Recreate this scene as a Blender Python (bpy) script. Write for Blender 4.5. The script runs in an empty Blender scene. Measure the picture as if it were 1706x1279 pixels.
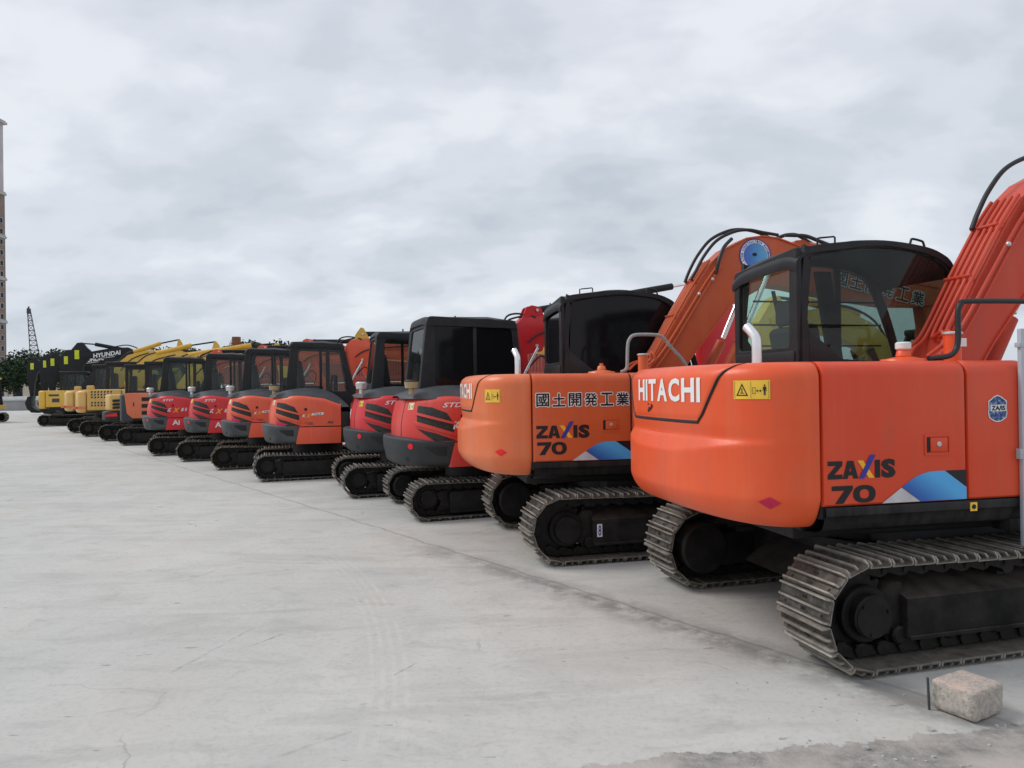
import bpy, bmesh, math, random
from mathutils import Vector, Matrix, noise
R = math.radians
random.seed(7)
SC = bpy.context.scene
COL = SC.collection

# ------------------------------------------------------------------ camera
F_PX, EYE, ROLL, PITCH = 1200.0, 1.66, R(0.8), math.atan((644.6 - 639.5) / 1200.0)
cam_d = bpy.data.cameras.new("camera")
cam = bpy.data.objects.new("camera", cam_d)
COL.objects.link(cam)
cam_d.sensor_width = 36.0
cam_d.lens = 36.0 * F_PX / 1706.0
cam_d.clip_start, cam_d.clip_end = 0.05, 3000
_f = Vector((0, math.cos(PITCH), math.sin(PITCH)))
_r0 = Vector((1, 0, 0)); _u0 = _r0.cross(_f)
_r = _r0 * math.cos(ROLL) - _u0 * math.sin(ROLL)
_u = _u0 * math.cos(ROLL) + _r0 * math.sin(ROLL)
cam.matrix_world = Matrix(((_r.x, _u.x, -_f.x, 0), (_r.y, _u.y, -_f.y, 0), (_r.z, _u.z, -_f.z, EYE), (0, 0, 0, 1)))
SC.camera = cam
SC.cycles.transparent_max_bounces = 64
SC.cycles.max_bounces = 10

# ------------------------------------------------------------------ sky and light (overcast)
SUN_EL, SUN_AZ = R(46), R(283)       # azimuth clockwise from +Y
SC.view_settings.view_transform = 'Standard'
SC.view_settings.look = 'None'
SC.view_settings.exposure = 0.06
SC.view_settings.gamma = 1.0
w = bpy.data.worlds.new("World"); SC.world = w; w.use_nodes = True
nt = w.node_tree; nt.nodes.clear()
def N(nt, t, **kw):
    n = nt.nodes.new(t)
    for k, v in kw.items():
        if k == 'inp':
            for a, b in v.items(): n.inputs[a].default_value = b
        else: setattr(n, k, v)
    return n
def mth(nt, op, a, b=None, c=None, clamp=False):
    n = nt.nodes.new('ShaderNodeMath'); n.operation = op; n.use_clamp = clamp
    for i, x in enumerate((a, b, c)):
        if x is None: continue
        if isinstance(x, (int, float)): n.inputs[i].default_value = x
        else: nt.links.new(x, n.inputs[i])
    return n.outputs[0]
def ramp(nt, fac, stops, interp='LINEAR'):
    n = nt.nodes.new('ShaderNodeValToRGB'); n.color_ramp.interpolation = interp
    e = n.color_ramp.elements
    while len(e) < len(stops): e.new(0.5)
    for i, (p, c) in enumerate(stops):
        e[i].position = p; e[i].color = (*c, 1) if len(c) == 3 else c
    nt.links.new(fac, n.inputs[0]); return n.outputs[0]
def mixc(nt, fac, a, b, mode='MIX'):
    n = nt.nodes.new('ShaderNodeMix'); n.data_type = 'RGBA'; n.blend_type = mode
    for i, x in ((0, fac), (6, a), (7, b)):
        if isinstance(x, (int, float)): n.inputs[i].default_value = x
        elif isinstance(x, tuple): n.inputs[i].default_value = (*x, 1) if len(x) == 3 else x
        else: nt.links.new(x, n.inputs[i])
    return n.outputs[2]
out = N(nt, 'ShaderNodeOutputWorld'); bg = N(nt, 'ShaderNodeBackground')
bg.inputs[1].default_value = 0.1
sky = N(nt, 'ShaderNodeTexSky', sky_type='NISHITA', sun_disc=False, sun_elevation=SUN_EL, sun_rotation=SUN_AZ)
tc = N(nt, 'ShaderNodeTexCoord')
sep = N(nt, 'ShaderNodeSeparateXYZ'); nt.links.new(tc.outputs['Generated'], sep.inputs[0])
zc = mth(nt, 'ADD', mth(nt, 'MAXIMUM', sep.outputs[2], 0.0), 0.38)
px_ = mth(nt, 'DIVIDE', sep.outputs[0], zc); py_ = mth(nt, 'DIVIDE', sep.outputs[1], zc)
cmb = N(nt, 'ShaderNodeCombineXYZ'); nt.links.new(px_, cmb.inputs[0]); nt.links.new(py_, cmb.inputs[1])
def wn(scale, detail, rough, dist, off):
    mp = N(nt, 'ShaderNodeMapping'); mp.inputs['Location'].default_value = off
    mp.inputs['Rotation'].default_value = (0, 0, R(25)); mp.inputs['Scale'].default_value = (1.1, 1.5, 1.0)
    nt.links.new(cmb.outputs[0], mp.inputs[0])
    n = N(nt, 'ShaderNodeTexNoise', inp={'Scale': scale, 'Detail': detail, 'Roughness': rough, 'Distortion': dist})
    nt.links.new(mp.outputs[0], n.inputs['Vector']); return n.outputs[0]
n1 = wn(1.9, 4, 0.5, 0.2, (3.1, 1.2, 0)); n2 = wn(5.5, 4, 0.5, 0.3, (7.7, 0.4, 2)); n3 = wn(0.8, 2, 0.4, 0, (1.7, 9.4, 5))
cl = mth(nt, 'ADD', mth(nt, 'MULTIPLY', n1, 0.62), mth(nt, 'ADD', mth(nt, 'MULTIPLY', n2, 0.30), mth(nt, 'MULTIPLY', n3, 0.16)))
cloud = ramp(nt, cl, [(0.40, (5.2, 5.75, 6.45)), (0.49, (6.0, 6.5, 7.15)), (0.56, (6.8, 7.2, 7.85)), (0.66, (7.9, 8.25, 8.8))], 'EASE')
# thicker, slightly bluer cloud towards the horizon
hz = ramp(nt, sep.outputs[2], [(0.0, (1.02, 1.03, 1.03)), (0.12, (1.01, 1.01, 1.01)), (0.3, (1, 1, 1)), (0.6, (1.02, 1.0, 1.02))])
cloud2 = mixc(nt, 1.0, cloud, hz, 'MULTIPLY')
skyc = mixc(nt, 0.96, sky.outputs[0], cloud2)
nt.links.new(skyc, bg.inputs[0]); nt.links.new(bg.outputs[0], out.inputs[0])
sd = bpy.data.lights.new("sun", 'SUN'); sd.energy = 1.5; sd.angle = R(24); sd.color = (1.0, 0.97, 0.93)
so = bpy.data.objects.new("sun", sd); COL.objects.link(so); so.location = (-30, 5, 30)
sdir = Vector((math.sin(SUN_AZ) * math.cos(SUN_EL), math.cos(SUN_AZ) * math.cos(SUN_EL), math.sin(SUN_EL)))
so.rotation_euler = sdir.to_track_quat('Z', 'Y').to_euler()

# ------------------------------------------------------------------ materials
MATS = {}
def new_mat(name):
    m = bpy.data.materials.new(name); m.use_nodes = True
    t = m.node_tree; t.nodes.clear()
    o = N(t, 'ShaderNodeOutputMaterial'); b = N(t, 'ShaderNodeBsdfPrincipled'); t.links.new(b.outputs[0], o.inputs[0])
    return m, t, b, o
def objco(t):
    return N(t, 'ShaderNodeTexCoord').outputs['Object']
def noi(t, co, scale, detail=3, rough=0.5, sc=(1, 1, 1), dist=0):
    mp = N(t, 'ShaderNodeMapping'); mp.inputs['Scale'].default_value = sc; t.links.new(co, mp.inputs[0])
    n = N(t, 'ShaderNodeTexNoise', inp={'Scale': scale, 'Detail': detail, 'Roughness': rough, 'Distortion': dist})
    t.links.new(mp.outputs[0], n.inputs['Vector']); return n.outputs[0]
def bump(t, b, h, strength, dist=0.01):
    n = N(t, 'ShaderNodeBump', inp={'Strength': strength, 'Distance': dist}); t.links.new(h, n.inputs['Height']); t.links.new(n.outputs[0], b.inputs['Normal'])
def paint(name, col, faded=None, rough=0.33, dirt=0.35, spec=0.4):
    if name in MATS: return MATS[name]
    m, t, b, o = new_mat(name); co = objco(t)
    faded = faded or tuple(min(1, c * 0.75 + 0.14) for c in col)
    a = noi(t, co, 1.3, 4, 0.6); st = noi(t, co, 9, 3, 0.6, (1, 1, 0.07)); fine = noi(t, co, 45, 3, 0.6)
    f1 = mth(t, 'MULTIPLY', ramp(t, a, [(0.38, (0, 0, 0)), (0.72, (1, 1, 1))]), 0.55)
    f2 = mth(t, 'MULTIPLY', ramp(t, st, [(0.52, (0, 0, 0)), (0.75, (1, 1, 1))]), 0.4)
    c = mixc(t, mth(t, 'ADD', f1, f2, clamp=True), col, faded)
    d = mth(t, 'MULTIPLY', ramp(t, noi(t, co, 6, 5, 0.65, (1, 1, 0.35)), [(0.5, (0, 0, 0)), (0.78, (1, 1, 1))]), dirt)
    c = mixc(t, mth(t, 'MULTIPLY', d, .6), c, (0.20, 0.12, 0.09))
    sp_ = mth(t, 'MULTIPLY', ramp(t, noi(t, co, 38, 3, 0.6), [(0.72, (0, 0, 0)), (0.75, (1, 1, 1))]), ramp(t, noi(t, co, 2.2, 2, .5), [(.45, (0, 0, 0)), (.6, (1, 1, 1))]))
    c = mixc(t, mth(t, 'MULTIPLY', sp_, .55), c, (0.10, 0.05, 0.04))
    ln = mth(t, 'MULTIPLY', ramp(t, noi(t, co, 22, 2, 0.5, (1, 1, 0.02)), [(0.66, (0, 0, 0)), (0.70, (1, 1, 1))]), ramp(t, noi(t, co, 1.9, 3, .6), [(.48, (0, 0, 0)), (.62, (1, 1, 1))]))
    c = mixc(t, mth(t, 'MULTIPLY', ln, .28), c, (0.30, 0.10, 0.07))
    t.links.new(c, b.inputs['Base Color'])
    r = mth(t, 'ADD', mth(t, 'MULTIPLY', fine, 0.22), rough - 0.08)
    t.links.new(r, b.inputs['Roughness']); b.inputs['Specular IOR Level'].default_value = spec
    bump(t, b, noi(t, co, 2.2, 2, 0.5), 0.22, 0.03)
    MATS[name] = m; return m
def plain(name, col, rough=0.5, metal=0.0, var=0.25, scale=12, col2=None, bmp=0.1, spec=0.4, streak=1.0):
    if name in MATS: return MATS[name]
    m, t, b, o = new_mat(name); co = objco(t)
    col2 = col2 or tuple(min(1, c * (1 + var) + 0.02 * var) for c in col)
    n = noi(t, co, scale, 5, 0.62, (1, 1, streak))
    t.links.new(mixc(t, ramp(t, n, [(0.35, (0, 0, 0)), (0.7, (1, 1, 1))]), col, col2), b.inputs['Base Color'])
    t.links.new(mth(t, 'ADD', mth(t, 'MULTIPLY', n, 0.25), rough - 0.1), b.inputs['Roughness'])
    b.inputs['Metallic'].default_value = metal; b.inputs['Specular IOR Level'].default_value = spec
    if bmp: bump(t, b, n, bmp, 0.01)
    MATS[name] = m; return m
M_OR = paint('hitachi orange red paint'.replace('hitachi ', ''), (0.80, 0.092, 0.022), (0.82, 0.15, 0.055))
M_OR2 = paint('faded orange paint', (0.76, 0.16, 0.045), (0.80, 0.25, 0.12))
M_ORP = paint('shaded orange red panel paint', (0.70, 0.060, 0.018), (0.73, 0.10, 0.040))  # less faded than the counterweight, with the flank's shade mixed into the colour
M_ORP2 = paint('shaded orange panel paint', (0.66, 0.105, 0.026), (0.70, 0.16, 0.06))  # second machine's panels: less fading plus side shade put in the colour
M_BOOM = paint('boom red paint', (0.60, 0.058, 0.026), (0.62, 0.10, 0.055), rough=0.45)
M_BOOM2 = paint('boom orange paint', (0.58, 0.10, 0.03), (0.62, 0.15, 0.06), rough=0.45)
M_KOR = paint('midi orange paint', (0.76, 0.092, 0.036), (0.80, 0.155, 0.08))
M_KRED = paint('midi red paint', (0.62, 0.018, 0.026), (0.66, 0.05, 0.05))
M_SCAR = paint('scarlet paint', (0.58, 0.012, 0.020), (0.6, 0.03, 0.03), dirt=0.15)
M_YEL = paint('digger yellow paint', (0.68, 0.40, 0.035), (0.75, 0.50, 0.14), dirt=0.3)
M_YEL2 = paint('pale yellow paint', (0.66, 0.40, 0.10), (0.72, 0.50, 0.22), dirt=0.35)
M_OR3 = paint('salmon orange paint', (0.66, 0.15, 0.06), (0.72, 0.25, 0.14))
M_BLK = plain('black painted steel', (0.010, 0.010, 0.011), 0.45, var=0.9, scale=6, col2=(0.022, 0.021, 0.020), bmp=0.05, spec=0.25)
M_BLKB = plain('black boom paint', (0.008, 0.009, 0.012), 0.5, var=0.9, scale=4, col2=(0.016, 0.018, 0.021), bmp=0.05, spec=0.3)
M_SKIRT = plain('dusty black skirt', (0.006, 0.006, 0.007), 0.5, scale=14, col2=(0.030, 0.029, 0.027), streak=0.08, spec=0.3)
M_CAB = plain('cab black plastic', (0.014, 0.0145, 0.016), 0.48, scale=5, col2=(0.026, 0.027, 0.029), bmp=0.04, spec=0.28)
M_CWT = plain('dark grey cast weight', (0.032, 0.036, 0.039), 0.55, scale=5, col2=(0.045, 0.050, 0.054), bmp=0.15, spec=0.3)
M_CWT2 = plain('weathered grey cast weight', (0.055, 0.060, 0.064), 0.55, scale=5, col2=(0.10, 0.108, 0.112), bmp=0.15, spec=.3)
M_DOME = plain('dark grey hood plastic', (0.048, 0.053, 0.057), 0.5, scale=4, col2=(0.075, 0.080, 0.085), bmp=0.03, spec=0.3)
M_FRAME = plain('greasy black frame', (0.005, 0.005, 0.005), 0.5, scale=7, col2=(0.018, 0.016, 0.015), bmp=0.3, spec=0.25)
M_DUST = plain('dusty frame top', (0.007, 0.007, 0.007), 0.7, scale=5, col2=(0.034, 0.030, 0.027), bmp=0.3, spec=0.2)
M_SHOE = plain('worn steel track shoes', (0.050, 0.045, 0.039), 0.5, metal=0.35, scale=16, col2=(0.15, 0.135, 0.115), bmp=0.5)
def worn(m, c):
    t = m.node_tree; b = [n for n in t.nodes if n.type == 'BSDF_PRINCIPLED'][0]; src = b.inputs['Base Color'].links[0].from_socket
    g_ = N(t, 'ShaderNodeNewGeometry'); f = ramp(t, g_.outputs['Pointiness'], [(.52, (0, 0, 0)), (.60, (1, 1, 1))])
    f = mth(t, 'MULTIPLY', f, ramp(t, noi(t, objco(t), 9, 4, .6), [(.3, (.3, .3, .3)), (.6, (1, 1, 1))]))
    t.links.new(mixc(t, f, src, c), b.inputs['Base Color'])
def dusty(m, c, k_=.8):
    t = m.node_tree; b = [n for n in t.nodes if n.type == 'BSDF_PRINCIPLED'][0]; src = b.inputs['Base Color'].links[0].from_socket
    s_ = N(t, 'ShaderNodeSeparateXYZ'); t.links.new(N(t, 'ShaderNodeNewGeometry').outputs['Normal'], s_.inputs[0])
    f = mth(t, 'MULTIPLY', ramp(t, s_.outputs[2], [(.35, (0, 0, 0)), (.85, (1, 1, 1))]), mth(t, 'MULTIPLY', ramp(t, noi(t, objco(t), 5, 5, .65), [(.3, (.25, .25, .25)), (.6, (1, 1, 1))]), k_))
    t.links.new(mixc(t, f, src, c), b.inputs['Base Color'])
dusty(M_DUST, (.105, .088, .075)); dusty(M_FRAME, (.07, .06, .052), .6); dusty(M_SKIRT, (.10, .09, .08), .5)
worn(M_SHOE, (.36, .33, .285))
M_SHOED = plain('dark steel track shoes', (0.022, 0.021, 0.019), 0.5, metal=0.3, scale=18, col2=(0.10, 0.092, 0.08), bmp=0.4)
worn(M_SHOED, (.30, .275, .24))
M_MUD = plain('muddy track shoes', (0.060, 0.048, 0.030), 0.7, scale=14, col2=(0.15, 0.125, 0.085), bmp=0.5)
M_CHAIN = plain('track chain links', (0.006, 0.006, 0.006), 0.6, metal=0.3, scale=20, col2=(0.022, 0.019, 0.017), bmp=0.4)
M_RUB = plain('black rubber', (0.010, 0.010, 0.011), 0.55, scale=10, bmp=0.0)
M_HOSE = plain('black hose', (0.016, 0.018, 0.020), 0.42, scale=20, bmp=0.1)
M_CHR = plain('chrome rod', (0.75, 0.75, 0.76), 0.18, metal=1.0, scale=10, bmp=0)
M_STEEL = plain('bare steel pipe', (0.74, 0.74, 0.74), 0.28, metal=0.85, scale=4, bmp=0.02)
M_TAPE = plain('grey wrapped rail', (0.28, 0.29, 0.28), 0.6, scale=30, col2=(0.42, 0.43, 0.41), bmp=0.5)
M_SILV = plain('brushed cap', (0.55, 0.56, 0.55), 0.35, metal=0.6, scale=10, bmp=0)
M_TAN = plain('tan plastic bowl', (0.36, 0.28, 0.14), 0.45, scale=10, bmp=0)
M_WHT = plain('white vinyl', (0.82, 0.82, 0.80), 0.45, scale=10, var=0.0, bmp=0)
M_INK = plain('black vinyl and hollow shade', (0.012, 0.012, 0.014), 0.4, scale=10, var=0, bmp=0)
M_YST = plain('yellow sticker', (0.80, 0.50, 0.05), 0.45, scale=8, bmp=0)
M_CRM = plain('cream sticker', (0.78, 0.66, 0.36), 0.45, scale=8, bmp=0)
M_REFL = plain('red reflector', (0.75, 0.012, 0.02), 0.25, scale=30, bmp=0)
M_MAG = plain('magenta sticker', (0.50, 0.012, 0.06), 0.35, scale=8, bmp=0)
M_BLU = plain('deep blue vinyl', (0.03, 0.035, 0.28), 0.4, scale=8, bmp=0)
M_YX = plain('amber vinyl', (0.85, 0.42, 0.03), 0.4, scale=8, bmp=0)
M_LIME = plain('lime sticker', (0.55, 0.60, 0.02), 0.5, scale=8, bmp=0)
M_GRYV = plain('pale grey vinyl', (0.50, 0.49, 0.50), 0.4, scale=8, bmp=0)
M_SEAT = plain('black seat cloth', (0.012, 0.012, 0.013), 0.8, scale=20, bmp=0.2)
M_CONT = plain('dull red container', (0.26, 0.045, 0.038), 0.6, scale=3, col2=(0.34, 0.075, 0.06), bmp=0)
M_CONTB = plain('blue grey container', (0.10, 0.14, 0.20), 0.6, scale=3, bmp=0)
M_RUST = plain('rusty steel', (0.16, 0.055, 0.028), 0.85, scale=8, col2=(0.26, 0.10, 0.05), bmp=0.3)
M_MAST = plain('dark crane steel', (0.05, 0.055, 0.06), 0.6, scale=3, bmp=0)
def sw_mat():
    m, t, b, o = new_mat('blue printed swoosh'); co = objco(t)
    s = N(t, 'ShaderNodeSeparateXYZ'); t.links.new(co, s.inputs[0])
    f = mth(t, 'ADD', mth(t, 'MULTIPLY', s.outputs[0], 1.7), mth(t, 'MULTIPLY', s.outputs[2], 2.6))
    c = ramp(t, mth(t, 'SUBTRACT', f, 1.25), [(0.12, (0.03, 0.03, 0.25)), (0.42, (0.03, 0.14, 0.48)), (0.85, (0.09, 0.42, 0.80))])
    t.links.new(c, b.inputs['Base Color']); b.inputs['Roughness'].default_value = 0.4; return m
M_SW = sw_mat()
def glass(name, tint, refl=1.0, rough=0.0):
    m = bpy.data.materials.new(name); m.use_nodes = True; t = m.node_tree; t.nodes.clear()
    o = N(t, 'ShaderNodeOutputMaterial'); tr = N(t, 'ShaderNodeBsdfTransparent'); gl = N(t, 'ShaderNodeBsdfGlossy')
    tr.inputs[0].default_value = (*tint, 1); gl.inputs['Roughness'].default_value = rough
    co = objco(t)
    fr = N(t, 'ShaderNodeFresnel', inp={'IOR': 1.5}); bf = N(t, 'ShaderNodeNewGeometry').outputs['Backfacing']
    f = mth(t, 'MULTIPLY', mth(t, 'MULTIPLY', fr.outputs[0], refl), mth(t, 'SUBTRACT', 1.0, bf), clamp=True)
    mx = N(t, 'ShaderNodeMixShader'); t.links.new(f, mx.inputs[0]); t.links.new(tr.outputs[0], mx.inputs[1]); t.links.new(gl.outputs[0], mx.inputs[2])
    # a thin film of dust
    df = N(t, 'ShaderNodeBsdfDiffuse'); df.inputs[0].default_value = (0.35, 0.36, 0.34, 1)
    mx2 = N(t, 'ShaderNodeMixShader'); t.links.new(mth(t, 'MULTIPLY', noi(t, co, 5, 5, 0.6), 0.035), mx2.inputs[0])
    t.links.new(mx.outputs[0], mx2.inputs[1]); t.links.new(df.outputs[0], mx2.inputs[2]); t.links.new(mx2.outputs[0], o.inputs[0])
    MATS[name] = m; return m
G_GREEN = glass('green tinted glass', (0.80, 0.90, 0.86), 0.8)
G_MID = glass('cab glass', (0.80, 0.86, 0.84), 0.8)
G_DARK = glass('smoked glass', (0.54, 0.60, 0.585), 0.8)
def film():
    m, t, b, o = new_mat('black filmed glass'); b.inputs['Base Color'].default_value = (0.008, 0.008, 0.010, 1)
    co = objco(t); b.inputs['Specular IOR Level'].default_value = 0.22
    t.links.new(mth(t, 'ADD', mth(t, 'MULTIPLY', noi(t, co, 4, 4, 0.6), 0.12), 0.02), b.inputs['Roughness'])
    bump(t, b, noi(t, co, 1.5, 1, 0.5), 0.05, 0.02); return m
G_FILM = film()

# ------------------------------------------------------------------ mesh builder
def cleanpoly(p):
    return [tuple(q) for q in p]
def rpoly(pts, rad, k=5):
    """round the corners of a 2D polygon; k+1 points per corner"""
    out = []; n = len(pts)
    for i in range(n):
        p0 = Vector(pts[i - 1]); p1 = Vector(pts[i]); p2 = Vector(pts[(i + 1) % n])
        r = rad[i] if isinstance(rad, (list, tuple)) else rad
        a = (p0 - p1); b = (p2 - p1); la, lb = a.length, b.length; a.normalize(); b.normalize()
        ang = a.angle(b); d = min(r / max(math.tan(ang / 2), 1e-4), la * 0.48, lb * 0.48)
        s, e = p1 + a * d, p1 + b * d
        for j in range(k + 1):
            t = j / k
            out.append(tuple(s * (1 - t) ** 2 + p1 * 2 * t * (1 - t) + e * t * t))
    return out
def smooth_path(pts, sub=6):
    P = [Vector(p) for p in pts]
    if len(P) < 3: return P
    out = []
    for i in range(len(P) - 1):
        p0 = P[max(i - 1, 0)]; p1 = P[i]; p2 = P[i + 1]; p3 = P[min(i + 2, len(P) - 1)]
        for j in range(sub):
            t = j / sub
            out.append(0.5 * ((2 * p1) + (-p0 + p2) * t + (2 * p0 - 5 * p1 + 4 * p2 - p3) * t * t + (-p0 + 3 * p1 - 3 * p2 + p3) * t ** 3))
    out.append(P[-1]); return out
class MB:
    def __init__(s): s.v = []; s.f = []; s.m = {}
    def raw(s, verts, faces, mi=0):
        o = len(s.v)
        if mi:
            for q in range(len(faces)): s.m[len(s.f) + q] = mi
        s.v += [tuple(v) for v in verts]; s.f += [tuple(i + o for i in f) for f in faces]; return s
    def _bm(s, bm, bev, seg=2, ang=20):
        if bev > 0:
            bmesh.ops.recalc_face_normals(bm, faces=bm.faces)
            ed = [e for e in bm.edges if e.is_manifold and e.calc_face_angle(0) > R(ang)]
            bmesh.ops.bevel(bm, geom=ed, offset=bev, segments=seg, affect='EDGES', profile=0.5, clamp_overlap=True)
        bmesh.ops.recalc_face_normals(bm, faces=bm.faces)
        bm.verts.index_update()
        s.raw([v.co[:] for v in bm.verts], [[v.index for v in f.verts] for f in bm.faces]); bm.free()
        return s
    def box(s, x0, x1, y0, y1, z0, z1, bev=0.0, seg=2, rot=None):
        bm = bmesh.new()
        vs = [bm.verts.new((x, y, z)) for x in (x0, x1) for y in (y0, y1) for z in (z0, z1)]
        for f in ((0, 1, 3, 2), (4, 6, 7, 5), (0, 4, 5, 1), (2, 3, 7, 6), (0, 2, 6, 4), (1, 5, 7, 3)): bm.faces.new([vs[i] for i in f])
        if rot is not None:
            c = Vector(((x0 + x1) / 2, (y0 + y1) / 2, (z0 + z1) / 2))
            for v in bm.verts: v.co = c + rot @ (v.co - c)
        return s._bm(bm, bev, seg)
    def prism(s, poly, a, b, axis='y', bev=0.0, seg=2, ang=20):
        """extrude a 2D polygon: axis y -> poly in xz, axis z -> xy, axis x -> yz"""
        def P(p, h):
            return (p[0], h, p[1]) if axis == 'y' else ((p[0], p[1], h) if axis == 'z' else (h, p[0], p[1]))
        bm = bmesh.new(); A = [bm.verts.new(P(p, a)) for p in poly]; B = [bm.verts.new(P(p, b)) for p in poly]
        bm.faces.new(A); bm.faces.new(B[::-1]); n = len(poly)
        for i in range(n): bm.faces.new((A[i], B[i], B[(i + 1) % n], A[(i + 1) % n]))
        return s._bm(bm, bev, seg, ang)
    def ring(s, outer, inner, a, b, axis='y', bev=0.0):
        def P(p, h):
            return (p[0], h, p[1]) if axis == 'y' else ((p[0], p[1], h) if axis == 'z' else (h, p[0], p[1]))
        bm = bmesh.new(); n = len(outer)
        L = [[bm.verts.new(P(p, h)) for p in q] for h in (a, b) for q in (outer, inner)]
        for i in range(n):
            j = (i + 1) % n
            bm.faces.new((L[0][i], L[0][j], L[1][j], L[1][i])); bm.faces.new((L[2][i], L[3][i], L[3][j], L[2][j]))
            bm.faces.new((L[0][i], L[2][i], L[2][j], L[0][j])); bm.faces.new((L[1][i], L[1][j], L[3][j], L[3][i]))
        return s._bm(bm, bev, 1, 50)
    def cyl(s, p0, p1, r, seg=20, r2=None, bev=0.0):
        p0, p1 = Vector(p0), Vector(p1); d = (p1 - p0); L = d.length; d.normalize(); r2 = r if r2 is None else r2
        u = d.orthogonal().normalized(); w_ = d.cross(u)
        rings = [(p0, r), (p1, r2)]
        if bev: rings = [(p0, r - bev), (p0 + d * bev, r), (p1 - d * bev, r2), (p1, r2 - bev)]
        V = []; Fc = []
        for c, rr in rings: V += [c + (u * math.cos(2 * math.pi * i / seg) + w_ * math.sin(2 * math.pi * i / seg)) * rr for i in range(seg)]
        for k in range(len(rings) - 1):
            for i in range(seg):
                j = (i + 1) % seg; Fc.append((k * seg + i, k * seg + j, (k + 1) * seg + j, (k + 1) * seg + i))
        Fc.append(tuple(range(seg))[::-1]); Fc.append(tuple((len(rings) - 1) * seg + i for i in range(seg)))
        return s.raw(V, Fc)
    def tube(s, pts, r, seg=10, smooth=6, caps=True):
        P = smooth_path(pts, smooth) if smooth else [Vector(p) for p in pts]
        V = []; Fc = []; u = None; n = len(P)
        for i, p in enumerate(P):
            d = (P[min(i + 1, n - 1)] - P[max(i - 1, 0)]).normalized()
            u = d.orthogonal().normalized() if u is None else (u - d * u.dot(d)).normalized()
            w_ = d.cross(u); rr = r[min(i * len(r) // n, len(r) - 1)] if isinstance(r, list) else r
            V += [p + (u * math.cos(2 * math.pi * k / seg) + w_ * math.sin(2 * math.pi * k / seg)) * rr for k in range(seg)]
        for i in range(n - 1):
            for k in range(seg):
                j = (k + 1) % seg; Fc.append((i * seg + k, i * seg + j, (i + 1) * seg + j, (i + 1) * seg + k))
        if caps: Fc.append(tuple(range(seg))[::-1]); Fc.append(tuple((n - 1) * seg + k for k in range(seg)))
        return s.raw(V, Fc)
    def grid(s, rows, closed=False):
        """rows: list of lists of points"""
        n = len(rows[0]); V = [p for r_ in rows for p in r_]; Fc = []
        for i in range(len(rows) - 1):
            for k in range(n if closed else n - 1):
                j = (k + 1) % n; Fc.append((i * n + k, i * n + j, (i + 1) * n + j, (i + 1) * n + k))
        return s.raw(V, Fc)
    def sphere(s, c, r, seg=14, sc=(1, 1, 1)):
        rows = []
        for i in range(seg // 2 + 1):
            a = math.pi * i / (seg // 2)
            rows.append([(c[0] + r * sc[0] * math.sin(a) * math.cos(2 * math.pi * k / seg), c[1] + r * sc[1] * math.sin(a) * math.sin(2 * math.pi * k / seg), c[2] + r * sc[2] * math.cos(a)) for k in range(seg)])
        return s.grid(rows, True)
    def mesh(s, name, smooth=35):
        me = bpy.data.meshes.new(name); me.from_pydata(s.v, [], s.f)
        for q, mi in s.m.items(): me.polygons[q].material_index = mi
        me.validate()
        bm = bmesh.new(); bm.from_mesh(me)
        bmesh.ops.remove_doubles(bm, verts=bm.verts, dist=1e-5)
        bmesh.ops.recalc_face_normals(bm, faces=bm.faces); bm.to_mesh(me); bm.free()
        if smooth:
            for p in me.polygons: p.use_smooth = True
            me.set_sharp_from_angle(angle=R(smooth))
        return me

def link(o):
    COL.objects.link(o); return o
def empty(name, label, cat, loc, rz=0, group=None):
    o = bpy.data.objects.new(name, None); link(o); o.empty_display_size = 0.2
    o.location = loc; o.rotation_euler = (0, 0, rz); tag(o, label, cat, group); return o
def tag(o, label, cat, group=None, kind=None):
    if label: o['label'] = label
    if cat: o['category'] = cat; o['kind'] = 'thing'
    if group: o['group'] = group
    if kind: o['kind'] = kind
    return o
def obj(name, mb, mat, parent=None, smooth=35, loc=None, rz=None, label=None):
    me = mb.mesh(name, smooth) if isinstance(mb, MB) else mb
    me.materials.clear(); me.materials.append(mat)
    o = bpy.data.objects.new(name, me); link(o)
    if parent: o.parent = parent
    if loc: o.location = loc
    if rz: o.rotation_euler = (0, 0, rz)
    if label: o['label'] = label
    return o
CACHE = {}
def inst(key, name, fn, mat, parent, smooth=35, loc=None, rz=None, label=None):
    """several machines share one mesh; the material sits on the object"""
    if key not in CACHE:
        me = fn().mesh(name, smooth); me.materials.append(mat); CACHE[key] = me
    o = bpy.data.objects.new(name, CACHE[key]); link(o); o.parent = parent
    o.material_slots[0].link = 'OBJECT'; o.material_slots[0].material = mat
    if loc: o.location = loc
    if rz: o.rotation_euler = (0, 0, rz)
    if label: o['label'] = label
    return o

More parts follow.
